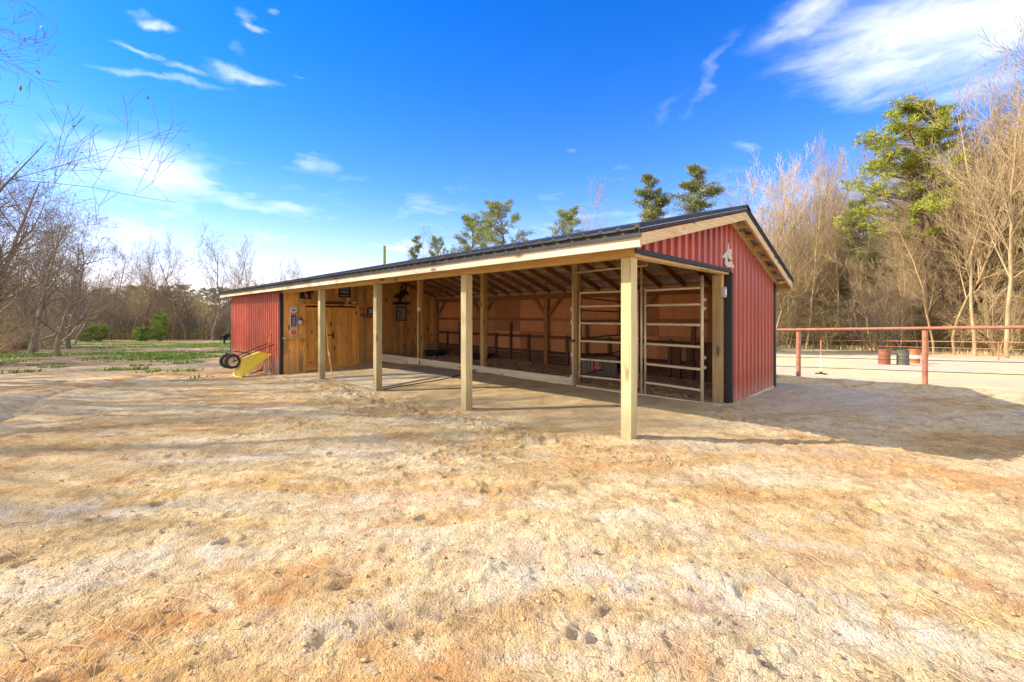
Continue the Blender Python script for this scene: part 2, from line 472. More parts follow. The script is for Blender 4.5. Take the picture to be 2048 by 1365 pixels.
def fbm(x, y, s, seed, oct=4, gain=.5):
    t = 0; a = 1; n = 0
    for o in range(oct):
        ca, sa = math.cos(o * 1.1 + seed), math.sin(o * 1.1 + seed)
        t = t + a * vnoise((x * ca - y * sa) * s + 37 * o, (x * sa + y * ca) * s + 11 * o, seed * 10 + o); n += a; a *= gain; s *= 2.03
    return t / n


def sstep(x, a, b):
    t = np.clip((x - a) / (b - a), 0, 1); return t * t * (3 - 2 * t)


def seg_dist(x, y, pts):
    d = np.full(np.shape(x), 1e9)
    for (ax, ay), (bx, by) in zip(pts[:-1], pts[1:]):
        vx, vy = bx - ax, by - ay; t = np.clip(((x - ax) * vx + (y - ay) * vy) / (vx * vx + vy * vy), 0, 1)
        d = np.minimum(d, np.hypot(x - ax - t * vx, y - ay - t * vy))
    return d


RUT = [tuple(gpx(a, b, -.35)[:2]) for a, b in [(-60, 880), (20, 850), (60, 815), (100, 795), (190, 772), (290, 745), (330, 740)]]
FP1, FP2 = gpx(1597, 765, -.24), gpx(1850, 782, -.19)
FDIR = (FP2 - FP1); FDIR.z = 0; FSP = FDIR.length; FDIR.normalize()


def uv_of(x, y):
    X, Y = x - AX, y - AY
    return X * VV[0] + Y * VV[1], X * UU[0] + Y * UU[1]


def fence_side(x, y):                  # > 0 beyond the near arena fence
    return (x - FP1.x) * (-FDIR.y) + (y - FP1.y) * FDIR.x


def height(x, y):
    h = base_h(x, y)
    v, u = uv_of(x, y)
    inside = sstep(v, 2.9, 3.3) * sstep(6.0 - v, 0, .3) * sstep(u, -.2, .1) * sstep(12.3 - u, 0, .2)
    porch = sstep(v, -.1, .3) * sstep(3.2 - v, 0, .2) * sstep(u, 0, .4) * sstep(12.3 - u, 0, .2)
    near = np.exp(-np.hypot(x, y - 4) / 45)
    rough = 1 - .75 * np.maximum(porch, inside)
    h = h + (fbm(x, y, .35, 1, 3) - .5) * .14 * (1 - np.maximum(porch, inside) * .8) * near
    # streaks dragged along the yard, clods, pits
    sx, sy = x * .93 + y * .36, -x * .36 + y * .93
    h = h + (fbm(sx * .8, sy * 3.2, 1.0, 2, 4) - .5) * .075 * rough * near
    c = fbm(x, y, 5.5, 3, 4, .62)
    h = h + (c - .5) * .052 * rough * near
    rid = 1 - np.abs(2 * fbm(sx * 1.0, sy * 1.7, 6.0, 41, 3, .6) - 1) ** .8
    h = h + (rid - .75) * .030 * rough * near * sstep(fbm(x, y, .9, 43, 2), .35, .6)
    rid2 = 1 - np.abs(2 * fbm(sx, sy * 1.5, 19.0, 42, 3, .62) - 1) ** .8
    h = h + (rid2 - .75) * .016 * rough * near
    cl = np.clip(fbm(x, y, 13, 4, 3, .6) - .60, 0, 1)
    patch = sstep(fbm(x, y, .7, 9, 3), .42, .62)
    h = h + cl * (.02 + .10 * patch) * rough * near
    pits = np.clip(.36 - fbm(x, y, 7, 5, 3, .55), 0, 1)
    h = h - pits * .07 * rough * near
    # broken ground along the drip line in front of the posts
    drip = np.exp(-((v + .45 + .25 * (fbm(x, y, .8, 6, 2) - .5)) / .22) ** 2) * sstep(u, -.6, .3)
    h = h + drip * (fbm(x, y, 9, 7, 3, .65) - .45) * .12
    for k_ in range(4):
        q_ = W(.07, k_ * 3.063 + .07); dd_ = np.hypot(x - q_.x, y - q_.y)
        h = h + .018 * np.exp(-(dd_ / .27) ** 2) * (.5 + fbm(x, y, 8, 44, 2))
    # drainage rut on the left
    d = seg_dist(x, y, RUT) + (fbm(x, y, 1.6, 8, 3) - .5) * .5
    h = h - .12 * np.exp(-(d / .16) ** 2) + .03 * np.exp(-((d - .5) / .3) ** 2)
    # berm at the arena fence
    fs = fence_side(x, y) + (fbm(x, y, .9, 12, 3) - .5) * .5
    h = h + .15 * np.exp(-((fs + .25) / .3) ** 2) * sstep(x, 5.5, 7)
    h = h + inside * ((fbm(x, y, 2.2, 14, 4) - .4) * .13)
    h = h + np.exp(-(((v - 6.35) / .5) ** 2 + ((u + .1) / .8) ** 2)) * .07
    return h


def graded(c0, c1, step, far, growth):
    mid = np.arange(c0, c1 + step / 2, step); up = []; s = step; p = c1
    while p < far: s *= growth; p += s; up.append(p)
    return mid, np.array(up)


_, ux = graded(0, 8.5, .034, 420, 1.05); _, lx = graded(0, 11, .034, 420, 1.05)
my, uy = graded(5.0, 11.5, .030, 430, 1.042); my = np.concatenate([np.arange(1.25, 4.99, .0155), my])
GX = np.concatenate([-lx[::-1], np.arange(-11, -3.9, .034), np.arange(-3.88, 4.0, .0165), np.arange(4.01, 8.5, .034), ux]); GY = np.concatenate([[-60, -30, -14, -7, -3, -1, 0, .7], my, uy])
gx, gy = np.meshgrid(GX, GY, indexing='ij')
gz = height(gx, gy)
# hoof prints: bowls with a raised rim
hr = np.random.default_rng(5)
for k in range(170):
    px_, py_ = hr.uniform(-7, 8), hr.uniform(1.5, 9.5)
    v_, u_ = uv_of(px_, py_)
    if v_ > -.2 and u_ > -.3: continue
    r0 = hr.uniform(.055, .085); dp = hr.uniform(.010, .030); an = hr.uniform(0, 6.28) if k % 3 else hr.normal(.4, .5)
    i0, i1 = np.searchsorted(GX, [px_ - .2, px_ + .2]); j0, j1 = np.searchsorted(GY, [py_ - .2, py_ + .2])
    X_, Y_ = gx[i0:i1, j0:j1] - px_, gy[i0:i1, j0:j1] - py_
    a_, b_ = X_ * math.cos(an) + Y_ * math.sin(an), -X_ * math.sin(an) + Y_ * math.cos(an)
    rr = np.hypot(a_ / 1.15, b_) / r0
    gz[i0:i1, j0:j1] += -dp * (1 - sstep(rr, .72, 1.0)) * (.35 + .65 * sstep(a_ / r0, -.9, .7)) + dp * .5 * np.exp(-((rr - 1.2) / .16) ** 2)
# scraped tyre tracks curving over the yard
for off in (0, 1.35):
    pts = [(-7.6, 2.4 + off), (-4, 3.5 + off), (-1, 4.0 + off), (2.5, 3.3 + off * 1.1), (8.5, 1.6 + off)]
    d = seg_dist(gx, gy, pts)
    lug = .5 + .5 * np.sin((gx + gy * .3) * 42)
    gz -= np.exp(-(d / .11) ** 2) * (.014 + .008 * lug) * (fbm(gx, gy, .5, 21, 2) > .45)


def gh(x, y):
    i = min(max(np.searchsorted(GX, x) - 1, 0), len(GX) - 2); j = min(max(np.searchsorted(GY, y) - 1, 0), len(GY) - 2)
    a = (x - GX[i]) / (GX[i + 1] - GX[i]); b = (y - GY[j]) / (GY[j + 1] - GY[j])
    return float((gz[i, j] * (1 - a) + gz[i + 1, j] * a) * (1 - b) + (gz[i, j + 1] * (1 - a) + gz[i + 1, j + 1] * a) * b)


nx_, ny_ = len(GX), len(GY)
idx = np.arange(nx_ * ny_).reshape(nx_, ny_)
faces = np.stack([idx[:-1, :-1], idx[1:, :-1], idx[1:, 1:], idx[:-1, 1:]], -1).reshape(-1, 4)
gv, gu = uv_of(gx, gy)
arena = sstep(fence_side(gx, gy) + (fbm(gx, gy, .8, 31, 3) - .5) * .6, -.1, .35) * sstep(gx, 4.5, 6) * sstep(48 - np.hypot(gx * .72, gy), 0, 3)
dist = np.hypot(gx, gy)
fieldn = fbm(gx, gy, .22, 33, 4)
fl = sstep(gy + fieldn * 10, 18, 26) * sstep(2 - gx - 0 * gy, 0, 6)
back = sstep(gy, 20, 26) * sstep(-(fence_side(gx, gy)), -60, 0) * (1 - arena)
grass = np.clip(sstep(fbm(gx, gy * 2.2, .16, 35, 4), .46, .60) * np.maximum(fl, back) * sstep(gy, 17, 26), 0, 1)
grass = np.maximum(grass, sstep(gy, 46, 56) * (gx > -45) * .85)
tuft = sstep(fbm(gx, gy, .8, 36, 3), .66, .74) * sstep(gy, 9, 14) * sstep(-7 - gx, 0, 3)
grass = np.maximum(grass, tuft * .8)
moss = np.exp(-(((gv - 6.3) / .42) ** 2 + ((gu + .15) / .75) ** 2) * 1.2)
grass = np.maximum(grass, moss * .75)
forest = np.maximum(sstep(dist + fieldn * 8, 84, 90), sstep(gx - gy * .2 + fieldn * 6 - 42, 0, 4))
litter = np.clip(sstep(-gx - 13 + fieldn * 8 - gy * .15, 0, 5) * sstep(gy, 4, 14) * (1 - .8 * sstep(gx, -25, -18)) + forest, 0, 1)
shed = sstep(gv, 3.05, 3.2) * sstep(6.1 - gv, 0, .1) * sstep(gu, -.1, .1) * sstep(12.3 - gu, 0, .1)
porch = sstep(gv, -.25, .15) * sstep(3.2 - gv, 0, .1) * sstep(gu, -.3, .3) * sstep(12.3 - gu, 0, .1)
arena *= 1 - forest
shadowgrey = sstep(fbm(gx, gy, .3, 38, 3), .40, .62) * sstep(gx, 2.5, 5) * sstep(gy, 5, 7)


def patches(lst, seed):
    t = 0 * gx; wx = gx + (fbm(gx, gy, 1.3, seed, 4, .6) - .5) * 1.1; wy = gy + (fbm(gx, gy, 1.3, seed + 1, 4, .6) - .5) * .8
    for px, py, rx, ry, rot, k_ in lst:
        Y = F * CAMZ / (py - HY); X = (px - 1024) / F * Y; c_, s_ = math.cos(rot), math.sin(rot)
        a_ = ((wx - X) * c_ + (wy - Y) * s_) / rx; b_ = (-(wx - X) * s_ + (wy - Y) * c_) / ry
        t = np.maximum(t, k_ * np.exp(-(a_ ** 2 + b_ ** 2) ** 1.3))
    return t


clay = patches([(330, 1230, 1.1, .22, .42, 1), (60, 1345, .5, .18, .4, .9), (620, 1130, .7, .16, .3, .8), (850, 1320, .28, .14, .2, 1), (690, 1290, .3, .12, .3, .8), (860, 1000, .9, .2, .1, .55), (1850, 950, 1.6, .45, -.5, .8),
                (1330, 1335, .25, .1, 0, .9), (1500, 1010, .9, .22, -.3, .5), (1180, 1270, .3, .12, .2, .6), (480, 790, 1.6, .35, .0, .7), (1250, 930, .8, .3, 0, .5), (1940, 1180, .6, .2, -.5, .7), (1420, 1240, .35, .1, -.2, .5),
                (260, 900, 1.3, .25, .1, .45), (1100, 1120, .5, .15, .2, .4)], 51)
pale = patches([(300, 1120, .8, .16, .3, .8), (1350, 1180, .9, .25, -.2, .9), (1750, 1250, .6, .25, -.3, .9), (700, 1230, .3, .15, .4, .7), (100, 1010, 1.2, .2, .2, .8), (560, 900, 1.8, .25, .2, .8), (1000, 1180, .35, .2, 0, .7), (1480, 900, 1.4, .3, -.2, .6),
                (150, 1180, .4, .12, .3, .8), (1000, 1010, .6, .15, .1, .5), (1150, 1330, .35, .12, 0, .9), (1620, 1090, .6, .12, -.3, .7)], 53)
dark = patches([(1110, 992, .42, .13, .1, 1), (880, 1210, .28, .1, .3, .9), (130, 1200, .45, .13, .4, .7), (1010, 870, .5, .12, 0, .6), (300, 1060, .8, .06, .25, .5), (760, 1290, .14, .1, .8, .8), (1560, 1150, .3, .07, -.2, .6), (1900, 1060, .8, .07, -.5, .6),
                (200, 840, 1.4, .2, .1, .5), (420, 1240, .5, .08, .4, .5), (1370, 1100, .5, .08, -.1, .5), (800, 960, .7, .1, .2, .5), (1350, 1290, .2, .08, .3, .6)], 55)


def fn_ground(h, b):
    a1 = h.n('ShaderNodeAttribute', attribute_name='zone'); s1 = h.n('ShaderNodeSeparateColor'); h.put(s1.inputs[0], a1.outputs['Color'])
    a2 = h.n('ShaderNodeAttribute', attribute_name='zone_b'); s2 = h.n('ShaderNodeSeparateColor'); h.put(s2.inputs[0], a2.outputs['Color'])
    t = h.n('ShaderNodeTexCoord'); co = t.outputs['Object']
    st = h.mapping(co, (.8, 2.4, 1), (0, 0, .37))
    big = h.noise(st, .42, 6, .62, .6)
    big2 = h.noise(h.mapping(co, (1, 1.5, 1), (0, 0, -.3), (9, 4, 0)), .55, 6, .6, .8)
    mid = h.noise(co, 3.6, 7, .68, .4)
    fine = h.noise(co, 30, 5, .7)
    dot = h.noise(co, 75, 3, .6)
    col = h.ramp(big, [(.30, (.52, .29, .11)), (.42, (.66, .46, .21)), (.52, (.70, .55, .31)), (.61, (.70, .59, .41)), (.75, (.58, .48, .35))])
    col = h.mix(h.m('MULTIPLY', h.smooth(big2, .50, .66), .8), col, (.60, .36, .12))
    col = h.mix(h.m('MULTIPLY', h.smooth(h.noise(h.mapping(co, (1, 1.2, 1), (0, 0, .8), (2, 7, 0)), 1.1, 6, .65, .6), .56, .72), .8), col, (.47, .21, .075))
    col = h.mix(h.m('MULTIPLY', h.smooth(mid, .47, .66), .72), col, (.42, .27, .14))
    stk = h.noise(h.mapping(co, (1.6, 5.5, 1), (0, 0, -.42)), 1.2, 6, .7)
    col = h.mix(h.m('MULTIPLY', h.smooth(stk, .53, .66), .6), col, (.40, .25, .125))
    col = h.mix(h.m('MULTIPLY', h.smooth(stk, .46, .34), .5), col, (.72, .64, .50))
    col = h.mix(h.m('MULTIPLY', h.smooth(mid, .5, .28), .3), col, (.68, .60, .46))
    col = h.mix(h.m('MULTIPLY', h.smooth(fine, .52, .66), .62), col, (.36, .22, .105))
    col = h.mix(h.m('MULTIPLY', h.smooth(dot, .58, .68), .6), col, (.25, .155, .08))
    col = h.mix(h.m('MULTIPLY', h.smooth(fine, .44, .3), .3), col, (.70, .62, .48))
    a3 = h.n('ShaderNodeAttribute', attribute_name='zone_c'); s3 = h.n('ShaderNodeSeparateColor'); h.put(s3.inputs[0], a3.outputs['Color'])
    brk = h.smooth(h.noise(co, 5.5, 6, .7), .36, .58)
    col = h.mix(h.m('MULTIPLY', h.m('MULTIPLY', s3.outputs[0], brk), .85), col, (.53, .25, .085))
    col = h.mix(h.m('MULTIPLY', h.m('MULTIPLY', s3.outputs[1], brk), .75), col, (.66, .61, .54))
    col = h.mix(h.m('MULTIPLY', h.m('MULTIPLY', s3.outputs[2], brk), .75), col, (.28, .185, .10))
    # arena sand
    ar = h.ramp(h.noise(h.mapping(co, (1, 2, 1)), .5, 6, .65), [(.3, (.62, .47, .26)), (.6, (.74, .60, .37))])
    ar = h.mix(h.m('MULTIPLY', h.smooth(h.noise(h.mapping(co, (1, 1.6, 1)), 1.1, 7, .72), .50, .64), .7), ar, (.52, .37, .18))
    col = h.mix(s1.outputs[0], col, ar)
    # litter
    li = h.ramp(h.noise(co, 2.3, 7, .7), [(.35, (.15, .085, .055)), (.55, (.30, .19, .13)), (.7, (.42, .30, .22))])
    col = h.mix(h.m('MULTIPLY', s1.outputs[2], h.smooth(h.noise(co, .8, 5, .6), .3, .5)), col, li)
    gr = h.ramp(h.noise(co, 1.7, 6, .7), [(.35, (.055, .105, .018)), (.6, (.14, .23, .035)), (.75, (.30, .32, .09))])
    col = h.mix(h.m('MULTIPLY', s1.outputs[1], h.smooth(h.noise(co, 3.1, 5, .6), .20, .48)), col, gr)
    # shavings and trodden porch soil
    sh = h.ramp(h.noise(co, 16, 5, .75), [(.3, (.20, .105, .05)), (.5, (.40, .24, .125)), (.72, (.60, .42, .25))])
    col = h.mix(s2.outputs[0], col, sh)
    po = h.ramp(h.noise(co, 2.6, 5, .6), [(.3, (.42, .29, .15)), (.6, (.60, .47, .28))])
    col = h.mix(h.m('MULTIPLY', s2.outputs[1], .8), col, po)
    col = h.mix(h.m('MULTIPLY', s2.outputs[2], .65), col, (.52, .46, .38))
    hh = h.m('ADD', h.m('MULTIPLY', fine, .6), h.m('MULTIPLY', dot, .5))
    hh = h.m('ADD', hh, h.m('MULTIPLY', mid, .8))
    bump(h, b, hh, 1.0, .05)
    return col


M_GROUND = mat('yard_soil', fn_ground, .95, 0, .1)
gme = np_mesh('ground', np.stack([gx, gy, gz], -1).reshape(-1, 3), faces, M_GROUND, True)
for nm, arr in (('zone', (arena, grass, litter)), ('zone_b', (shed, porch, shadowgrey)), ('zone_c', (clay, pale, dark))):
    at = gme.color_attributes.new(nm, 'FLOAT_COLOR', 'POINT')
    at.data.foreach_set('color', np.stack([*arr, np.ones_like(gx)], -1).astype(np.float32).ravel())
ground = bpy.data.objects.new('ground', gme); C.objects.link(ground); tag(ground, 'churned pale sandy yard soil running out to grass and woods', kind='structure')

# ------------------------------------------------------------------ the barn
VR, ZR = 3.16, 3.285
VF, ZF = -.37, 2.46
VB, ZB = 6.27, 2.275
U0, U1 = -.31, 18.62
UE, UL = 12.16, 18.32
VD = 5.93
SF, SB = (ZR - ZF) / (VR - VF), (ZR - ZB) / (VB - VR)
BAY = 3.063


def roof_z(v): return ZR - (VR - v) * SF if v <= VR else ZR - (v - VR) * SB


barn = empty('barn', BARN.copy(), 'long red metal sided barn with an open timber porch and black roof', 'barn')


def bp(mb, name, m, parent=None, **kw):
    return mb.build(name, m, parent or barn, **kw)


def subroot(name, first_mb, m, **kw): return bp(first_mb, name, m, **kw)


# posts of the front row, square timber
for i in range(4):
    u = i * BAY
    bp(MB().box(0, .14, 0, .14, -.8, 2.20), 'porch_post', W_POST, M=Matrix.Translation((0, u, 0)), bevel=.004)
for i, u in enumerate((BAY, 2 * BAY, 3 * BAY)):
    bp(MB().box(3.10, 3.24, u, u + .14, -.6, 2.95), 'inner_post', W_INPOST, bevel=.004)
# front beam in lengths, doubled
for a, b_ in ((0, 2 * BAY + .07), (2 * BAY + .073, UE + .1)):
    bp(MB().box(.0, .045, a, b_, 2.203, 2.40), 'front_beam', W_BEAM, bevel=.002)
    bp(MB().box(.10, .14, a, b_, 2.203, 2.38), 'front_beam', W_BEAM)
bp(MB().box(-.002, .142, -.045, -.002, 2.20, 2.40), 'beam_cap', W_BEAM)
# ridge support over the inner posts
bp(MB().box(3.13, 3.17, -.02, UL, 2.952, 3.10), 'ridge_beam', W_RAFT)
# fascia boards
for a, b_ in ((U0, 4.55), (4.553, 9.4), (9.403, 14.2), (14.203, U1)):
    bp(MB().box(VF, VF + .04, a, b_, 2.243, 2.372), 'fascia_board', W_FASCIA, bevel=.002)
    bp(MB().box(VB - .04, VB, a, b_, 2.02, 2.20), 'fascia_board', W_BEAM)


def slope_box(mb, va, vb, u0, u1, t0, t1):
    """slab that follows one roof slope; t = depth under the sheet"""
    za, zb = roof_z(va + 1e-6 if va >= VR else va), roof_z(vb)
    if va >= VR: za = ZR - (va - VR) * SB
    vs = [(va, u0, za - t1), (va, u1, za - t1), (va, u1, za - t0), (va, u0, za - t0), (vb, u0, zb - t1), (vb, u1, zb - t1), (vb, u1, zb - t0), (vb, u0, zb - t0)]
    mb._add(vs, [(3, 2, 1, 0), (4, 5, 6, 7), (0, 1, 5, 4), (1, 2, 6, 5), (2, 3, 7, 6), (3, 0, 4, 7)]); return mb


nr = int((UL + .05) / .61)
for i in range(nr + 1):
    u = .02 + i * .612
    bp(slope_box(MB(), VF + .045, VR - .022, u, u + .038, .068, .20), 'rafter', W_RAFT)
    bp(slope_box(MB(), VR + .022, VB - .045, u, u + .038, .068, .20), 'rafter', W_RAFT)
for k in range(5):
    v = VF + .06 + k * .82
    bp(slope_box(MB(), v, v + .085, U0 + .045, U1 - .05, .028, .066), 'purlin', W_PURL)
for k in range(5):
    v = VR + .12 + k * .70
    bp(slope_box(MB(), v, v + .085, U0 + .045, U1 - .05, .028, .066), 'purlin', W_PURL)
bp(MB().box(VD - .02, VD + .005, 0, UL, 2.12, 2.27), 'eave_blocking', W_PURL)
# rake boards at the gable
for va, vb in ((VF + .003, VR - .003), (VR + .003, VB - .003)):
    bp(slope_box(MB(), va, vb, U0, U0 + .04, .075, .205), 'rake_board', W_RAKE, bevel=.002)
    bp(slope_box(MB(), va, vb, U1 - .04, U1, .075, .205), 'rake_board', W_RAKE)
bp(slope_box(MB(), VR + .03, VD + .02, -.085, -.047, .075, .20), 'soffit_rafter', W_RAKE)
for k in range(6):
    v = VR + .30 + k * .46
    bp(slope_box(MB(), v, v + .045, U0 + .042, -.087, .08, .16), 'lookout_block', W_RAKE)
# roof sheets with ribs, one per panel
RIB = .229
NP = 4


def sheet(va, vb, u0, n, flip):
    prof = []
    for k in range(n):
        s = u0 + k * RIB
        prof += [(s, 0), (s + .018, .019), (s + .045, .019), (s + .063, 0), (s + .14, 0.0), (s + .146, .004), (s + .152, 0)]
    prof.append((u0 + n * RIB, 0))
    za = ZR - (va - VR) * SB if flip else roof_z(va); zb = roof_z(vb) if not flip else ZR - (vb - VR) * SB
    vs = []; fs = []
    for s, d in prof: vs += [(va, s, za + d), (vb, s, zb + d)]
    m_ = len(prof)
    for s, d in prof: vs += [(va, s, za + d - .022), (vb, s, zb + d - .022)]
    mb = MB()
    for i in range(m_ - 1): fs.append((2 * i, 2 * i + 1, 2 * i + 3, 2 * i + 2))
    mb._add(vs, fs)
    mb.m = 1
    mb._add([], [])
    f2 = [(2 * m_ + 2 * i, 2 * m_ + 2 * i + 2, 2 * m_ + 2 * i + 3, 2 * m_ + 2 * i + 1) for i in range(m_ - 1)]
    mb.f += f2; mb.mi += [1] * len(f2)
    mb.m = 0
    ed = [(2 * i, 2 * i + 2, 2 * m_ + 2 * i + 2, 2 * m_ + 2 * i) for i in range(m_ - 1)]
    ed += [(2 * i + 1, 2 * m_ + 2 * i + 1, 2 * m_ + 2 * i + 3, 2 * i + 3) for i in range(m_ - 1)]
    mb.f += ed; mb.mi += [0] * len(ed)
    return mb


rootcap = MB()
prof = [(VR - .16, -.04 + .0), (VR - .155, .03), (VR, .045), (VR + .155, .02), (VR + .16, -.03)]
for s0, s1 in ((U0 - .03, U1 + .03),):
    vs = []
    for dv, _ in prof: pass
    pts = [(VR - .17, roof_z(VR - .17) + .022), (VR - .03, roof_z(VR - .03) + .03), (VR, ZR + .045), (VR + .03, roof_z(VR + .03) + .03), (VR + .17, roof_z(VR + .17) + .022)]
    pts2 = [(x, z - .006) for x, z in pts[::-1]]
    rootcap.prism(pts + pts2, s0, s1)
roof = bp(rootcap, 'roof', M_ROOF)
nrib = int(round((U1 - U0 + .04) / RIB)); k = 0
while k < nrib:
    n = min(NP, nrib - k)
    sheet(VF - .045, VR, U0 - .02 + k * RIB, n, False).build('roof_panel', [M_ROOF, M_GALV], roof)
    sheet(VR, VB + .04, U0 - .02 + k * RIB, n, True).build('roof_panel', [M_ROOF, M_GALV], roof)
    k += n
# black drip edge and rake trim
bp(MB().box(VF - .008, VF - .002, U0 - .02, U1 + .02, 2.352, 2.43), 'eave_trim', M_BLACK)
bp(MB().box(VF - .03, VF - .0082, U0 - .02, U1 + .02, 2.345, 2.352), 'eave_trim', M_BLACK)
for va, vb in ((VF - .03, VR - .002), (VR + .002, VB + .02)):
    bp(slope_box(MB(), va, vb, U0 - .012, U0 - .002, -.030, .058), 'rake_trim', M_BLACK)
    bp(slope_box(MB(), va, vb, U0 - .002, U0 + .09, -.034, -.022), 'rake_trim', M_BLACK)
    bp(slope_box(MB(), va, vb, U1 + .002, U1 + .012, -.032, .088), 'rake_trim', M_BLACK)


def siding(axis, fixed, s0, s1, zb, zt, sign, name, parent):
    """ribbed sheets four ribs wide; axis 'x': wall runs along v at u = fixed"""
    n = int(math.ceil((s1 - s0) / RIB)); k = 0
    while k < n:
        m_ = min(NP, n - k); prof = []
        for q in range(m_):
            s = s0 + (k + q) * RIB
            for a, d in ((0, 0), (.014, .040), (.085, .043), (.104, 0), (.15, .001), (.162, .006), (.175, .001)):
                prof.append((s + a, d))
        prof.append((s0 + (k + m_) * RIB, 0)); prof = [(min(a, s1), d) for a, d in prof if a <= s1 + RIB * .3]
        mb = MB(); vs = []
        for th_ in (0, .004):
            for a, d in prof:
                for z in (zb(a), max(zt(a), zb(a) + .001)):
                    p = fixed + sign * (d - th_)
                    vs.append((a, p, z) if axis == 'x' else (p, a, z))
        L = len(prof); fs = []
        for i in range(L - 1):
            fs.append((2 * i, 2 * i + 2, 2 * i + 3, 2 * i + 1)); o = 2 * L
            fs.append((o + 2 * i, o + 2 * i + 1, o + 2 * i + 3, o + 2 * i + 2))
            fs.append((2 * i, o + 2 * i, o + 2 * i + 2, 2 * i + 2)); fs.append((2 * i + 1, 2 * i + 3, o + 2 * i + 3, o + 2 * i + 1))
        mb._add(vs, fs); mb.build(name, M_RED, parent)
        k += m_


# framing girts behind the siding act as the parent part of the sheets
gw = MB(); gw.box(3.24, VD - .03, .02, .058, .55, .64).box(3.24, VD - .03, .02, .058, 1.35, 1.44).box(.05, VD - .03, .02, .058, 2.30, 2.38)
gable = bp(gw, 'gable_wall', W_RAFT)
ZT = 2.275
siding('x', -.012, .0, 3.23, lambda a: ZT, lambda a: roof_z(a) - .075, -1, 'siding_sheet', gable)
siding('x', -.012, 3.2305, VD, lambda a: .012, lambda a: roof_z(a) - .075, -1, 'siding_sheet', gable)
fw = MB(); fw.box(.03, .07, UE + .1, UL, .4, .49).box(.03, .07, UE + .1, UL, 1.3, 1.39)
front = bp(fw, 'front_wall', W_RAFT)
siding('y', -.012, UE + .02, UL, lambda a: -.36 - .035 * (a - UE), lambda a: 2.40, -1, 'siding_sheet', front)
bw = MB(); bw.box(VD - .08, VD - .045, 0, UL, 2.03, 2.17)
rear = bp(bw, 'rear_wall', W_KICK)
siding('y', VD + .012, 0, UL, lambda a: -.15 - .03 * a, lambda a: 2.24, 1, 'siding_sheet', rear)
lw = MB(); lw.box(.05, VD - .05, UL - .06, UL - .02, 1.2, 1.29)
left = bp(lw, 'end_wall', W_RAFT)
siding('x', UL + .012, 0, VD, lambda a: -.6, lambda a: roof_z(a) - .075, 1, 'siding_sheet', left)
# black corner trims
bp(MB().box(-.068, .02, UE - .012, UE - .002, -.6, 2.202).box(-.070, -.060, UE - .0, UE + .10, -.6, 2.23), 'corner_trim', M_BLACK)
bp(MB().box(-.070, -.060, UL - .08, UL + .02, -.8, 2.23), 'corner_trim', M_BLACK)
bp(MB().box(3.212, 3.222, -.068, .045, -.05, 2.235).box(3.222, 3.29, -.070, -.060, -.05, 2.235), 'jamb_trim', M_BLACK)
bp(MB().box(VD - .07, VD + .06, -.070, -.060, -.12, 2.30).box(VD + .058, VD + .066, -.058, .06, -.12, 2.26), 'corner_trim', M_BLACK)
bp(MB().box(-.03, 3.211, -.072, -.058, 2.236, 2.292), 'header_trim', M_BLACK)
bp(MB().box(0.15, 3.2, -.030, .10, 2.203, 2.235), 'header_board', W_RAKE)
bp(MB().box(3.29, VD - .07, -.066, -.03, -.03, .010), 'base_trim', M_CREAM)
bp(MB().box(VD - .1, VD + .03, -.03, .10, -.5, -.03), 'corner_post', W_KICKZ)
bp(MB().box(3.06, 3.205, .052, .192, -.4, 2.20), 'jamb_post', W_JAMB, bevel=.004)

# cross wall of vertical planks with double doors (sub-parts: each plank)
tw = MB(); tw.box(.1, VD - .02, UE + .055, UE + .095, 1.9, 1.99)
plank_wall = bp(tw, 'plank_wall', W_PURL)
v = .03
DV0, DV1, DVM, DZ0, DZ1 = .70, 2.43, 1.545, -.31, 1.78
while v < VD - .03:
    wd = random.choice((.135, .14, .15, .18, .2)); v2 = min(v + wd, VD - .01)
    z0 = -.55
    if v < DV0 < v2: v2 = DV0 if DV0 - v > .06 else v2
    if v < DV1 + .06 < v2 and v > DV0: v2 = DV1 + .06
    if v >= DV0 - .001 and v < DV1 + .05: z0 = DZ1 + .055
    ofs = random.uniform(0, .010)
    zt_ = roof_z((v + v2) / 2) - .21
    if v2 - v > .02:
        MB().box(v + .003, v2 - .003, UE + ofs, UE + .03 + ofs * .5, z0, zt_).build('plank', W_PLANK, plank_wall)
    v = v2
bp(MB().box(DV0 - .075, DV0 - .003, UE - .03, UE - .003, -.45, DZ1 + .05), 'door_trim', W_DOOR)
bp(MB().box(DV1 + .003, DV1 + .075, UE - .03, UE - .003, -.45, DZ1 + .05), 'door_trim', W_DOOR)
bp(MB().box(DV0 - .075, DV1 + .075, UE - .03, UE - .003, DZ1 + .052, DZ1 + .10), 'door_trim', W_DOORX)
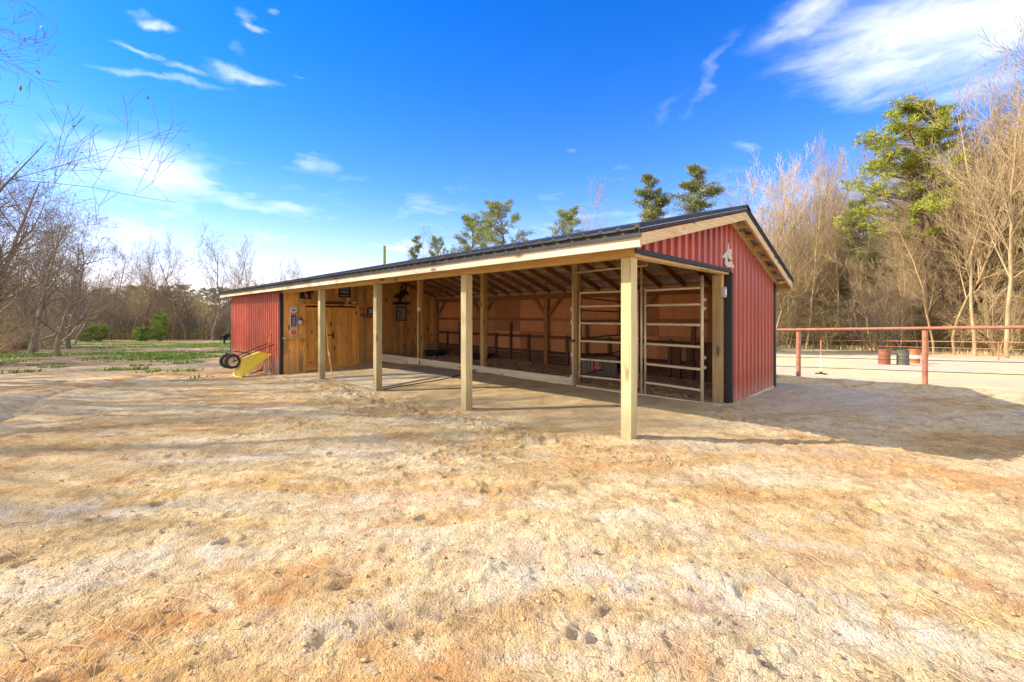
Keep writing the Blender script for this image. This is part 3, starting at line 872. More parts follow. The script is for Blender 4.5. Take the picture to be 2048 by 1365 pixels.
for side, (a, b_) in enumerate(((DV0, DVM - .005), (DVM + .005, DV1))):
    dr = bp(MB().box(a, b_, UE - .002, UE + .01, DZ0, DZ1), 'door', W_DOOR)
    n = 5; wd = (b_ - a) / n
    for q in range(n): MB().box(a + q * wd + .005, a + (q + 1) * wd - .005, UE - .024, UE - .003, DZ0 + .002, DZ1 - .002).build('plank', W_DOOR, dr)
    for z0, z1 in ((DZ0 + .01, DZ0 + .12), (DZ1 - .12, DZ1 - .01)): MB().box(a + .01, b_ - .01, UE - .042, UE - .023, z0, z1).build('rail', W_DOORX, dr)
    for x0 in (a + .01, b_ - .1): MB().box(x0, x0 + .09, UE - .042, UE - .023, DZ0 + .122, DZ1 - .122).build('stile', W_DOOR, dr)
    p0, p1 = ((a + .15, UE - .0335, DZ0 + .2), (b_ - .13, UE - .0335, DZ1 - .2)) if side == 0 else ((b_ - .15, UE - .0335, DZ0 + .2), (a + .13, UE - .0335, DZ1 - .2))
    MB().beam(p0, p1, .1, .019, (0, 1, 0)).build('brace', W_DOORX, dr)
    if side == 1:
        MB().box(DVM - .15, DVM + .06, UE - .06, UE - .043, .82, .85).box(DVM + .02, DVM + .06, UE - .06, UE - .043, .72, .93).build('latch', M_BLKIRON, dr)
# back wall lining: plywood sheets, posts, girts, kick boards, uprights
liner = bp(MB().box(VD - .043, VD - .03, .1, UE, 2.0, 2.02), 'wall_lining', W_KICK)
u = .1; k = 0
while u < UE - .05:
    u2 = min(u + 1.22, UE - .005)
    MB().box(VD - .044, VD - .03, u + .003, u2 - .003, .98, 2.06).build('plywood_sheet', W_PLY, liner)
    MB().box(VD - .046, VD - .031, u + .003, u2 - .003, -.3, .972).build('plywood_sheet', W_PLY, liner)
    u = u2
for i in range(1, 5):
    u = i * BAY if i < 4 else UE - .16
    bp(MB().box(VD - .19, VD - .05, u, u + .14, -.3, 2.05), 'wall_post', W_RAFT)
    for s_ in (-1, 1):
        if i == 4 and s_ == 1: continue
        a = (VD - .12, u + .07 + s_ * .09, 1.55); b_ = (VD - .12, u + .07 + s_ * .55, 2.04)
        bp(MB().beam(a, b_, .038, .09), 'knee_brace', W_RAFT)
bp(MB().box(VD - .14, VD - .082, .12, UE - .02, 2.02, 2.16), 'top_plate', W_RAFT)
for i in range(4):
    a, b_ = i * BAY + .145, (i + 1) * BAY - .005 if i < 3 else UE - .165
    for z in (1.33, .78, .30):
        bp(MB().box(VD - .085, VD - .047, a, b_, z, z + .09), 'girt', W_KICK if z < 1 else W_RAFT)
    for j in range(2):
        z0 = -.2 + j * .245
        bp(MB().box(VD - .066, VD - .0475, a, b_, z0 + (.0 if z0 < .2 else .1), z0 + .235 if z0 + .235 < .3 else .298), 'kick_board', W_KICK)
    for q in range(1, 4):
        u = a + (b_ - a) * q / 4 + random.uniform(-.12, .12)
        bp(MB().beam((VD - .11, u, -.25), (VD - .11, u + random.uniform(-.05, .05), .90 if q != 2 else 1.28), .085, .04, (1, 0, 0)), 'upright', W_KICKZ)
for q, u in enumerate((1.1, 1.35, 1.6, 1.95)):
    bp(MB().box(VD - .13, VD - .11, u, u + .2, -.1, .82), 'patch_board', W_KICKZ)
# gable side lining of the closed stall corner
bp(MB().box(3.3, VD - .05, .062, .075, -.2, 2.0), 'corner_lining', W_PLY)
# baseboard between the porch and the bedding
for a, b_ in ((3.10, 6.6), (6.605, 9.8), (9.805, UE - .01)):
    bp(MB().box(3.055, 3.095, a, b_, -.12, .145), 'baseboard', W_BASE, bevel=.002)
bp(MB().box(2.98, 3.06, -.0, 3.0, -.1, .012), 'sill_board', W_BASE)

# ------------------------------------------------------------------ pipe gates at the stall


def pipe(mb, a, b, r=.022, n=8, flat=False):
    a, b = Vector(a), Vector(b)
    if flat:
        d = (b - a).normalized(); mb.tube([a, a + d * .05, a + d * .12, b - d * .12, b - d * .05, b], [r * .8, r * 1.05, r, r, r * 1.05, r * .8], n)
    else: mb.tube([a, b], r, n)
    return mb


RZ = (1.99, 1.70, 1.34, .96, .57, .21)
gs = empty('walk_through_gate_frame', Matrix.Translation(W(3.0, 3.02, 0)) @ Matrix.Rotation(TH, 4, 'Z'), 'tall pale pipe frame with an overhead bar standing around the swinging stall gate', 'gate frame')
pipe(MB(), (-.02, .06, -.12), (-.02, .06, 2.43), .024).build('upright_pipe', M_PIPE, gs, smooth=True)
pipe(MB(), (.16, -1.46, -.12), (.16, -1.46, 2.47), .024).build('upright_pipe', M_PIPE, gs, smooth=True)
pipe(MB(), (-.02, .06, 2.43), (.16, -1.60, 2.475), .022).build('overhead_pipe', M_PIPE, gs, smooth=True)
for z in (.12, .62, 1.32, 1.6):
    MB().box(-.055, -.035, .05, .09, z, z + .09).build('bracket', M_PIPE, gs)
MB().box(-.06, .03, .03, .09, .93, .98).build('latch', M_DARKBAR, gs)
gt = empty('stall_gate', Matrix.Translation(W(3.02, 2.93, 0)) @ Matrix.Rotation(TH, 4, 'Z'), 'pale six rail pipe gate swinging inside the tall frame', 'gate')
E1 = (.11, -1.30)
pipe(MB(), (.0, .0, .16), (.02, 0.0, 2.0), .02).build('end_pipe', M_PIPE, gt, smooth=True)
pipe(MB(), (E1[0], E1[1], .10), (E1[0], E1[1], 2.02), .022).build('end_pipe', M_PIPE, gt, smooth=True)
for z in RZ: pipe(MB(), (0, 0, z), (E1[0], E1[1], z), .023, flat=True).build('rail', M_PIPE, gt, smooth=True)
gp = empty('stall_fence', Matrix.Translation(W(3.14, 1.40, 0)) @ Matrix.Rotation(TH, 4, 'Z'), 'pale pipe fence length fixed to the wooden jamb post by the gable', 'fence')
pipe(MB(), (.02, .08, -.05), (.02, .08, 2.03), .022).build('end_pipe', M_PIPE, gp, smooth=True)
pipe(MB(), (-.11, -1.05, -.08), (-.11, -1.05, 2.2), .03).build('end_pipe', M_PIPE, gp, smooth=True)
for z in RZ: pipe(MB(), (.02, .08, z), (-.11, -1.05, z), .025, flat=True).build('rail', M_PIPE, gp, smooth=True)
for z in (.58, .75, 1.6, 1.75):
    MB().box(-.10, -.04, -1.095, -1.078, z, z + .055).build('bracket', M_CREAM, gp)
# dark gate dividing the stall behind
dg = empty('dividing_gate', Matrix.Translation(W(3.3, 3.1, 0)) @ Matrix.Rotation(TH, 4, 'Z'), 'dark rusty pipe gate dividing the stall behind the pale gate', 'gate')
for z in (.18, .55, 1.0, 1.38, 1.62, 1.9): pipe(MB(), (0, 0, z), (2.35, .42, z * .985), .016).build('rail', M_DKPIPE, dg, smooth=True)
for x, y in ((0, 0), (2.35, .42)): pipe(MB(), (x, y, .1), (x, y, 1.92), .018).build('end_pipe', M_DKPIPE, dg, smooth=True)

# ------------------------------------------------------------------ things on the plank wall
WM = Matrix.Rotation(TH, 4, 'Z')


def on_wall(x, y, out=.0, u=UE):
    v_, z_ = wall_u(x, y, u); p = W(v_, u - out, z_); return v_, z_, Matrix.Translation(p) @ WM


def wall_poly(pts, scale, ox, oy, cx, cy, u=UE):
    v0, z0 = wall_u(cx, cy, u); r_ = []
    for a, b_ in pts:
        v_, z_ = wall_u(ox + a / scale, oy + b_ / scale, u); r_.append((v_ - v0, z_ - z0))
    return r_


# tall enamel sign with rounded ends
v0, z0, M = on_wall(587, 642, .006)
sg = empty('enamel_sign', M, 'tall narrow white enamel sign with round ends, orange caps and navy panel', 'sign')


def stadium(w_, h_, n=8):
    r_ = w_ / 2; return [(r_ * math.cos(a), h_ / 2 - r_ + r_ * math.sin(a)) for a in [math.pi * k / n for k in range(n + 1)]] + \
        [(-r_ * math.cos(a), -h_ / 2 + r_ - r_ * math.sin(a)) for a in [math.pi * k / n for k in range(n + 1)]]


MB().prism(stadium(.215, .98), -.012, 0).build('sign_plate', M_WHITE, sg)
MB().prism(stadium(.175, .93), -.015, -.0125).build('orange_field', M_ORANGE, sg)
MB().prism([(.082 * math.cos(a), .34 + .09 * math.sin(a)) for a in np.linspace(0, 6.2, 18)], -.019, -.0155).build('round_emblem', M_WHITE, sg)
MB().prism([(-.05, .30), (-.02, .32), (.03, .30), (.03, .35), (.06, .36), (.03, .39), (-.0, .355), (-.04, .35), (-.06, .38)], -.022, -.0195).build('horse_emblem', M_NAVY, sg)
MB().prism([(-.087, -.17), (.087, -.17), (.087, .17), (-.087, .17)], -.018, -.0155).build('navy_panel', M_NAVY, sg)
ln = MB()
for k in range(9):
    z = .11 - k * .031; wd = random.uniform(.045, .07); ln.box(-wd, wd, -.0205, -.0185, z - .005, z + .005)
ln.build('lettering', M_TEXT, sg)['kind'] = 'stuff'
MB().box(-.085, .085, -.018, -.0155, -.30, -.20).build('pale_band', M_CREAM, sg)
# little shelf under it
v0, z0, M = on_wall(588, 677, .0)
sh = empty('wall_shelf', M, 'small weathered wooden shelf under the tall enamel sign', 'shelf')
MB().box(-.34, .34, -.13, -.002, -.0, .03).build('shelf_board', W_BASE, sh)
for x in (-.22, .2): MB().prism([(x, -.002), (x, -.14), (x + .03, -.14), (x + .03, -.002)], -.08, -.002).build('bracket', W_DOOR, sh)
# lantern
v0, z0, M = on_wall(599.5, 650, .10)
lt = empty('wall_lantern', M, 'small pinkish glass jar lantern hanging beside the tall enamel sign', 'lantern')
MB().lathe([(.0, 0), (.07, .0), (.085, .05), (.08, .13), (.05, .16), (.0, .16)], 14).build('glass', M_LANT, lt, smooth=True)
MB().lathe([(.0, .162), (.055, .162), (.05, .2), (.0, .22)], 12).build('cap', M_DARKBAR, lt, smooth=True)
MB().tube([(0, 0, .22), (0, .02, .28), (0, .09, .29)], .006, 6).build('hook', M_BLKIRON, lt)
# silhouettes
s1 = [(370, 345), (392, 335), (383, 290), (398, 240), (425, 222), (455, 222), (462, 262), (478, 330), (500, 352), (535, 350), (540, 300), (528, 285), (492, 262), (505, 215), (560, 200), (665, 205), (640, 240), (632, 292), (612, 262), (590, 285), (598, 350), (622, 352), (612, 372), (560, 378), (480, 372), (372, 360)]
v0, z0, M = on_wall(612, 590, .02)
MBs = MB().prism(wall_poly(s1, 9.75, 560, 560, 612, 590), -.006, 0)
tag(MBs.build('kneeling_rider_cutout', M_BLKIRON, None, M), 'black metal cutout of a kneeling rider and horse under the beam above the enamel sign', 'wall art')
s2 = [(1225, 574), (1240, 500), (1200, 470), (1122, 465), (1115, 440), (1150, 400), (1100, 352), (1098, 342), (1150, 375), (1200, 370), (1240, 335), (1270, 330), (1285, 250), (1285, 170), (1330, 110), (1365, 105), (1335, 150), (1325, 210), (1315, 290), (1345, 270), (1382, 245), (1382, 200), (1410, 160), (1480, 138), (1485, 150), (1430, 175), (1400, 210), (1415, 250), (1450, 300), (1500, 372), (1500, 400), (1478, 390), (1450, 350), (1475, 408), (1460, 415), (1425, 365), (1400, 390), (1370, 440), (1330, 460), (1350, 490), (1335, 510), (1300, 490), (1310, 574)]
v0, z0, M = on_wall(801, 600, .03)
br = empty('bull_rider_cutout', M, 'black metal bull rider cutout standing on a bar above the brown frame', 'wall art')
MB().prism(wall_poly(s2, 12.8, 700, 560, 801, 600), -.006, 0).build('rider_and_bull', M_BLKIRON, br)
MB().prism(wall_poly([(1085, 585), (1110, 572), (1490, 576), (1505, 590), (1503, 640), (1085, 636)], 12.8, 700, 560, 801, 600), -.02, .01).build('base_bar', M_BLKIRON, br)


def panel_thing(name, x0, y0, x1, y1, frame_m, face_m, label, cat, depth=.025, border=.03, extra=None):
    cx, cy = (x0 + x1) / 2, (y0 + y1) / 2; v0, z0, M = on_wall(cx, cy, .012)
    va, za = wall_u(x0, y0, UE); vb, zb = wall_u(x1, y1, UE); w_, h_ = abs(vb - va) / 2, abs(za - zb) / 2
    r_ = empty(name, M, label, cat)
    fr = MB(); b_ = border
    fr.box(-w_, w_, -depth, 0, h_ - b_, h_).box(-w_, w_, -depth, 0, -h_, -h_ + b_).box(-w_, -w_ + b_, -depth, 0, -h_ + b_, h_ - b_).box(w_ - b_, w_, -depth, 0, -h_ + b_, h_ - b_)
    fr.build('frame', frame_m, r_)
    MB().box(-w_ + b_, w_ - b_, -depth * .6, 0, -h_ + b_, h_ - b_).build('face', face_m, r_)
    if extra: extra(r_, w_, h_, -depth * .6)
    return r_


def scribble(rows, wave):
    def f(r_, w_, h_, y):
        mb = MB()
        for z, wd in rows:
            z *= h_; x = -w_ * wd
            while x < w_ * wd:
                l = random.uniform(.012, .03); hh = random.uniform(.010, .02) * wave
                mb.box(x, x + l, y - .003, y - .0005, z - hh, z + hh); x += l + .008
        mb.build('lettering', M_TEXT, r_)['kind'] = 'stuff'
    return f


panel_thing('lettered_sign', 677, 574, 700, 596, M_BLKIRON, M_BLKIRON, 'square black sign with lines of pale lettering above the right hand door', 'sign', .02, .012, scribble([(.62, .8), (.18, .75), (-.12, .65), (-.66, .75)], .8))


def plank_text(r_, w_, h_, y):
    mb = MB(); x = -w_ * .8
    while x < w_ * .8: l = random.uniform(.02, .04); mb.box(x, x + l, y - .003, y - .0005, -h_ * .3, h_ * .3); x += l + .018
    mb.build('lettering', M_BROWN, r_)['kind'] = 'stuff'


panel_thing('maroon_sign_board', 646, 603.5, 687, 611.5, M_MAROON, M_MAROON, 'long maroon sign board fixed just over the double doors', 'sign', .025, .012, plank_text)


def horse_pic(r_, w_, h_, y):
    MB().prism([(-w_ * .8, -h_ * .6), (-w_ * .2, -h_ * .6), (-w_ * .35, -h_ * .1), (-w_ * .45, h_ * .6), (-w_ * .6, h_ * .55), (-w_ * .62, h_ * .1), (-w_ * .85, 0)], y - .003, y - .0005).build('horse_print', M_BLKIRON, r_)


panel_thing('horse_plaque', 696.5, 602, 713.5, 609.5, M_BROWN, M_TANP, 'small tan plaque with a dark horse head above the door corner', 'sign', .02, .02, horse_pic)


def blob_pic(r_, w_, h_, y):
    MB().prism([(w_ * .35 * math.cos(a), h_ * .2 + h_ * .3 * math.sin(a)) for a in np.linspace(0, 6, 9)], y - .003, y - .0005).build('print', M_CREAM, r_)
    MB().box(-w_ * .35, w_ * .35, y - .003, y - .0005, -h_ * .5, -h_ * .25).build('print', M_MAROON, r_)


panel_thing('framed_picture', 734, 615, 749, 636, M_BROWN, M_PAPER, 'framed picture with a pale round print partly behind a porch post', 'picture', .025, .035, blob_pic)


def map_pic(r_, w_, h_, y):
    for a, b_ in ((-.4, .4), (.3, .35), (0, 0), (-.3, -.5), (.35, -.3)):
        MB().box(w_ * (a - .15), w_ * (a + .15), y - .003, y - .0005, h_ * (b_ - .12), h_ * (b_ + .12)).build('print', M_BROWN if a < .1 else M_GREY, r_)


panel_thing('brown_framed_plaque', 791.5, 613.5, 812.5, 642, M_BROWN, M_PAPER, 'dark brown framed plaque hanging below the bull rider cutout', 'picture', .03, .045, map_pic)
v0, z0, M = on_wall(725.5, 630.5, .02)
ov = empty('oval_plaque', M, 'oval black plaque with pale figures beside the door', 'sign')
MB().prism([(.095 * math.cos(a), .065 * math.sin(a)) for a in np.linspace(0, 6.1, 18)], -.015, 0).build('plate', M_BLKIRON, ov)
MB().box(-.05, -.01, -.019, -.0155, -.02, .02).box(.02, .06, -.019, -.0155, -.01, .03).build('figures', M_TEXT, ov)
v0, z0, M = on_wall(722.5, 618.5, .02)
hs_ = empty('horseshoe', M, 'small iron horseshoe nailed above the oval plaque', 'horseshoe')
MB().tube([(.04 * math.sin(a), 0, .045 * math.cos(a)) for a in np.linspace(-2.5, 2.5, 12)], .009, 6).build('shoe', M_DARKBAR, hs_)
# wall light box and small fittings
bx = W(3.15, .0, 1.93)
el_ = empty('junction_box', Matrix.Translation(W(3.13, .07, 1.90)) @ WM, 'small grey metal outlet box on top of the jamb post', 'outlet box')
MB().box(-.055, .055, -.075, .01, -.09, .09).build('box', M_GREY, el_, bevel=.006)
MB().box(-.03, .03, -.08, -.076, -.05, .05).build('cover', M_WHITE, el_)
MB().tube([(0, -.02, .09), (0, -.02, .30)], .014, 8).build('conduit', M_YELLOW, el_)
oc = empty('inner_post_outlet', Matrix.Translation(W(3.03, 3 * BAY - .0, 1.7)) @ WM, 'white outlet with a thin dark conduit on the inner post near the plank wall', 'outlet')
MB().box(-.0, .065, -.09, .0, -.06, .06).build('cover', M_WHITE, oc)
MB().tube([(.05, -.012, -.06), (.05, -.012, -1.5), (.03, -.05, -1.62), (-.1, -.25, -1.72)], .012, 6).build('conduit', M_DKPIPE, oc)
# wide flat gable ornament
s3 = [(600, 95), (620, 160), (610, 290), (640, 325), (695, 330), (705, 430), (680, 560), (722, 580), (700, 690), (650, 690), (600, 640), (575, 560), (545, 500), (560, 620), (570, 740), (610, 780), (660, 730), (740, 780), (730, 860), (765, 850), (788, 975), (700, 935), (600, 950), (555, 930), (480, 850), (478, 740), (492, 690), (478, 590), (430, 640), (392, 620), (400, 560), (470, 450), (540, 400), (560, 300), (585, 200)]
cx, cy = 1452, 512
v0, z0 = wall_u(cx, cy, -.04); M = Matrix.Translation(W(v0, -.04, z0)) @ WM
tag(MB().prism(wall_poly(s3, 17.06, 1420, 480, cx, cy, -.04), -.02, -.004).build('gable_ornament', M_CREAM, None, M), 'cream cut metal horse and rider ornament high on the red gable', 'ornament')

# ------------------------------------------------------------------ mats, hose, tubs, numbered crate
def ground_slab(name, corners, th_, m, label, cat):
    mb = MB(); n = 10; P = []
    c = [Vector((*W(a, b_).xy, 0)) for a, b_ in corners]
    for i in range(n + 1):
        for j in range(n + 1):
            s_, t_ = i / n, j / n; p = (c[0] * (1 - s_) + c[1] * s_) * (1 - t_) + (c[3] * (1 - s_) + c[2] * s_) * t_
            P.append((p.x, p.y, 0))
    z = [gh(x, y) for x, y, _ in P]; A_ = np.c_[np.array(P)[:, :2], np.ones(len(P))]; co_ = np.linalg.lstsq(A_, np.array(z), rcond=None)[0]
    top = [(x, y, float(co_ @ (x, y, 1)) + th_ + .01) for x, y, _ in P]
    vs = top + [(x, y, zz_ - th_ - .15) for x, y, zz_ in top]; fs = []; N = (n + 1) ** 2
    for i in range(n):
        for j in range(n):
            a = i * (n + 1) + j; fs.append((a, a + n + 1, a + n + 2, a + 1))
    for k_ in range(n):
        for a, b_ in ((k_, k_ + 1), (k_ * (n + 1), (k_ + 1) * (n + 1)), (n * (n + 1) + k_, n * (n + 1) + k_ + 1), (k_ * (n + 1) + n, (k_ + 1) * (n + 1) + n)):
            fs.append((a, b_, b_ + N, a + N))
    mb._add(vs, fs); o = mb.build(name, m); return tag(o, label, cat)


def fn_conc(h, b):
    co, _ = objco(h, True); n = h.noise(co, 1.4, 6, .65); n2 = h.noise(co, 40, 3)
    bump(h, b, n2, .2, .004)
    c = h.mix(h.smooth(n, .45, .7), (.44, .38, .29), (.58, .45, .27)); return h.mix(h.m('MULTIPLY', h.smooth(n2, .55, .7), .3), c, (.3, .28, .25))
M_CONC = mat('concrete', fn_conc, .9, 0, .2)
M_MAT = plain('grey_rubber_mat', (.30, .265, .22), .8)
ground_slab('concrete_slab', [(.16, 6.45), (1.95, 6.5), (1.95, 9.0), (.16, 9.05)], .02, M_CONC, 'pale dusty concrete slab on the porch floor before the double doors', 'slab')
ground_slab('rubber_mat', [(1.98, 6.0), (2.85, 6.1), (2.8, 8.9), (1.98, 8.8)], .012, M_MAT, 'dark grey rubber mat on the porch floor along the baseboard', 'mat')


def ground_line(px_pts, z):
    r_ = []
    for a, b_ in px_pts:
        p = gpx(a, b_, z); r_.append((p.x, p.y, gh(p.x, p.y) + .035))
    return r_


def smooth_line(pts, n=6):
    pts = [Vector(p) for p in pts]; out = []
    for i in range(len(pts) - 1):
        p0, p1, p2, p3 = pts[max(i - 1, 0)], pts[i], pts[i + 1], pts[min(i + 2, len(pts) - 1)]
        for k_ in range(n):
            t = k_ / n; out.append(.5 * ((2 * p1) + (-p0 + p2) * t + (2 * p0 - 5 * p1 + 4 * p2 - p3) * t * t + (-p0 + 3 * p1 - 3 * p2 + p3) * t ** 3))
    return out + [pts[-1]]


tag(MB().tube(smooth_line(ground_line([(766, 781), (800, 775), (845, 770), (885, 765), (915, 760), (945, 752), (985, 745)], -.12)), .014, 6).build('garden_hose', M_HOSE, smooth=True), 'dark garden hose lying across the porch floor behind the middle posts', 'hose')
# broom leaning on the post
p0 = W(.16, 3 * BAY + .03, gh(*W(.16, 3 * BAY).xy) + 1.62); p1 = gpx(663.5, 761, -.2); p1.z = gh(p1.x, p1.y) + .03
bm_ = empty('lead_rope_stick', Matrix.Translation(p1), 'thin pale stick with a knotted cord leaning on the porch post by the doors', 'stick')
q = p0 - p1; mid = q * .4
MB().tube([(0, 0, 0), tuple(mid * .5 + Vector((.02, 0, 0))), tuple(mid + Vector((-.02, 0, 0))), tuple(q)], [.012, .011, .01, .008], 6).build('shaft', W_HANDLE, bm_)
MB().tube([tuple(mid + Vector((0, 0, .05))), tuple(mid), tuple(mid - Vector((0, 0, .06)))], [.014, .022, .014], 6).build('knot', M_CREAM, bm_)
# feed tubs
for (v_, u_, lab) in ((5.35, 11.6, 'black rubber feed tub in the corner where the plank wall meets the back wall'), (5.35, 8.75, 'black rubber feed tub on the shavings behind an inner post')):
    z_ = gh(*W(v_, u_).xy)
    tb = empty('feed_tub', Matrix.Translation(W(v_, u_, z_ - .02)), lab, 'feed tub', 'black rubber feed tubs in the stall')
    MB().lathe([(0, .0), (.28, 0), (.36, .22), (.38, .235), (.35, .235), (.27, .03), (0, .03)], 22).build('bowl', M_RUBBER, tb, smooth=True)
    MB().lathe([(.375, .215), (.395, .225), (.375, .24)], 22).build('rim', M_RUBBER, tb, smooth=True)
# crate with painted 14
p = dpx(1193, 752, 10.6); cz = gh(p.x, p.y)
cr = empty('numbered_crate', Matrix.Translation((p.x, p.y, cz)) @ Matrix.Rotation(.12, 4, 'Z'), 'grey plank crate painted with a pink 14 behind the pale gate', 'crate')
for k_ in range(6): MB().box(-.5 + k_ * .17, -.335 + k_ * .17, 0, .022, .03, .5).build('plank', W_GREY, cr)
for k_ in range(4): MB().box(.50, .52, .03 + k_ * .16, .18 + k_ * .16, .03, .5).build('plank', W_GREY, cr)
MB().box(-.51, .53, -.03, .66, .502, .53).build('lid', W_KICK, cr)
MB().box(-.5, .5, .645, .665, .0, .5).box(-.51, -.49, .03, .64, 0, .5).build('back_board', W_GREY, cr)
pn = MB()
pn.prism([(-.13, .13), (-.10, .13), (-.10, .40), (-.125, .37)], -.008, -.001)
pn.prism([(.02, .10), (.055, .10), (.055, .44), (.02, .44)], -.008, -.001)
pn.prism([(-.06, .21), (.10, .21), (.10, .245), (-.06, .245)], -.010, -.002)
pn.prism([(-.06, .246), (-.02, .246), (.03, .44), (.0, .44)], -.0095, -.0015)
pn.build('painted_number', M_PINKPAINT, cr)

# ------------------------------------------------------------------ wheelbarrow, scoop, spigot
def wb_build():
    nose = gpx(474, 757, -.42); nose.z = gh(nose.x, nose.y)
    Wc = dpx(462, 723, 13.3); Hc = dpx(547, 686, 14.35)
    d = (Hc - Wc); L = d.length; d.normalize()
    side = Vector((d.y, -d.x, 0)).normalized()          # towards the viewer
    if side.y > 0: side = -side
    up = side.cross(d); up = up if up.z > 0 else -up
    r_ = empty('wheelbarrow', Matrix.Translation((nose.x, nose.y, nose.z)), 'yellow two wheeled wheelbarrow tipped upside down, its handles resting towards the red wall', 'wheelbarrow')
    o = Wc - nose
    def P(a, s_, t): return o + d * a + side * s_ + up * t     # local coordinates
    for s_ in (-.20, .20):
        MB().tube([P(.0, s_ * .9, .0), P(.35, s_, .03), P(L - .1, s_ * 1.25, .0), P(L + .02, s_ * 1.25, .0)], .017, 8).build('handle_bar', M_DARKBAR, r_, smooth=True)
    for s_ in (-.235, .10):
        c = P(0, s_, 0); ax = side
        Mx = Matrix.Translation(c) @ ax.to_track_quat('Z', 'Y').to_matrix().to_4x4()
        tyre = MB().lathe([(.145, -.045), (.19, -.05), (.222, -.03), (.228, 0), (.222, .03), (.19, .05), (.145, .045)], 24, Mx)
        wv = MB().lathe([(.0, -.03), (.135, -.03), (.147, -.045), (.147, .045), (.135, .03), (.0, .03)], 24, Mx).build('wheel', M_WHEEL, r_, smooth=True)
        tyre.build('tyre', M_RUBBER, wv, smooth=True)
        MB().lathe([(0, .045), (.02, .045), (.022, .0), (.022, -.045), (0, -.045)], 10, Mx).build('hub', M_DARKBAR, wv)
    MB().tube([P(0, -.30, 0), P(0, .17, 0)], .012, 8).build('axle', M_DARKBAR, r_)
    # tub: rim polygon hangs below the bars
    top = [P(.24, .17, -.03), P(.24, -.17, -.03), P(.80, -.20, -.04), P(.80, .20, -.04)]
    n0 = Vector((0, 0, .0))
    rim = [n0 + side * .30 + d * -.02 + Vector((0, 0, .02)), n0 - side * .30 + d * -.02 + Vector((0, 0, .02)), P(1.02, -.34, -.24), P(1.02, .34, -.24)]
    import bmesh
    bm = bmesh.new(); vt = [bm.verts.new(p) for p in top]; vr = [bm.verts.new(p) for p in rim]
    bm.faces.new(vt)
    for k_ in range(4): bm.faces.new((vt[k_], vt[(k_ + 1) % 4], vr[(k_ + 1) % 4], vr[k_]))
    bmesh.ops.recalc_face_normals(bm, faces=bm.faces)
    bmesh.ops.bevel(bm, geom=[e for e in bm.edges if len(e.link_faces) == 2], offset=.035, segments=3, affect='EDGES', profile=.6)
    me = bpy.data.meshes.new('tub'); bm.to_mesh(me); bm.free(); me.materials.append(M_YELLOW)
    to = bpy.data.objects.new('tub', me); C.objects.link(to); to.parent = r_
    sm = to.modifiers.new('s', 'SOLIDIFY'); sm.thickness = .012
    loop = rim + [rim[0]]
    MB().tube(loop, .014, 6).build('rolled_rim', M_YELLOW, to)
    # U shaped legs point up
    for s_ in (-.2, .2):
        MB().tube([P(.02, s_, .03), P(.06, s_ * 1.1, .26), P(.12, s_ * 1.1, .30), P(.50, s_, .04)], .011, 6).build('leg', M_DARKBAR, r_)
    MB().tube([P(.12, -.2, .30), P(.12, .2, .30)], .011, 6).build('leg_brace', M_DARKBAR, r_)
    MB().beam(P(.5, -.21, .04), P(.5, .21, .04), .03, .03).build('cross_bar', M_DARKBAR, r_)


wb_build()
# scoop shovel with wooden shaft against the siding
b0 = dpx(522, 745, 14.35); b0.z = gh(b0.x, b0.y)
t0 = wall_u(543, 661, 0)
tp = dpx(543.5, 660, 14.28)
sv = empty('scoop_shovel', Matrix.Translation(b0), 'red scoop shovel with a long pale wooden shaft leaning on the red siding', 'shovel')
ax = (tp - b0)
MB().tube([tuple(ax * .2), tuple(ax * .6 + Vector((.01, 0, 0))), tuple(ax)], [.017, .016, .015], 8).build('shaft', W_HANDLE, sv)
MB().tube([tuple(ax * .02 + Vector((0, 0, .03))), tuple(ax * .22)], [.024, .018], 8).build('socket', M_REDTOOL, sv)
sl_ = MB(); a = Vector((-.30, -.18, .02)); sd = Vector((.12, -.28, 0))
sl_._add([Vector((.02, 0, .16)) - sd * .5, Vector((.02, 0, .16)) + sd * .5, Vector((0, -.03, .10)), a - sd * .45, a + sd * .45, a + Vector((0, 0, -.02)),
          Vector((.02, 0, .11)) - sd * .5, Vector((.02, 0, .11)) + sd * .5], [(0, 2, 5, 3), (2, 1, 4, 5), (0, 1, 2)])
so_ = sl_.build('scoop', M_REDTOOL, sv); m_ = so_.modifiers.new('s', 'SOLIDIFY'); m_.thickness = .012
b1 = dpx(541, 745, 14.15)
b1.z = gh(b1.x, b1.y)
spg = empty('hose_spigot', Matrix.Translation(b1), 'small grey spigot stub at the foot of the red siding', 'spigot')
MB().tube([(0, 0, -.05), (0, 0, .16)], .03, 10).build('pipe', M_GREY, spg)
MB().tube([(-.04, -.02, .16), (.09, -.03, .17), (.12, -.04, .10)], [.035, .03, .022], 8).build('spout', M_GREY, spg)
# pole behind the barn
pp = dpx(769, 530, 24.0)
zt_ = dpx(769, 492, 24.0).z
tag(MB().tube([(0, 0, -1), (0, 0, zt_ - gh(pp.x, pp.y))], [.09, .075], 12).build('treated_pole', M_POLEG, None, Matrix.Translation((pp.x, pp.y, gh(pp.x, pp.y)))), 'bare greenish treated pole standing up behind the barn roof', 'pole')
# dead leaf and a few yard finds near the camera
# ------------------------------------------------------------------ arena fences
def fence_post(parent, p, hgt, r_=.05):
    MB().lathe([(0, -.5), (r_, -.5), (r_, hgt), (0, hgt)], 12).build('post', M_FENCE, parent, Matrix.Translation(p), smooth=False)


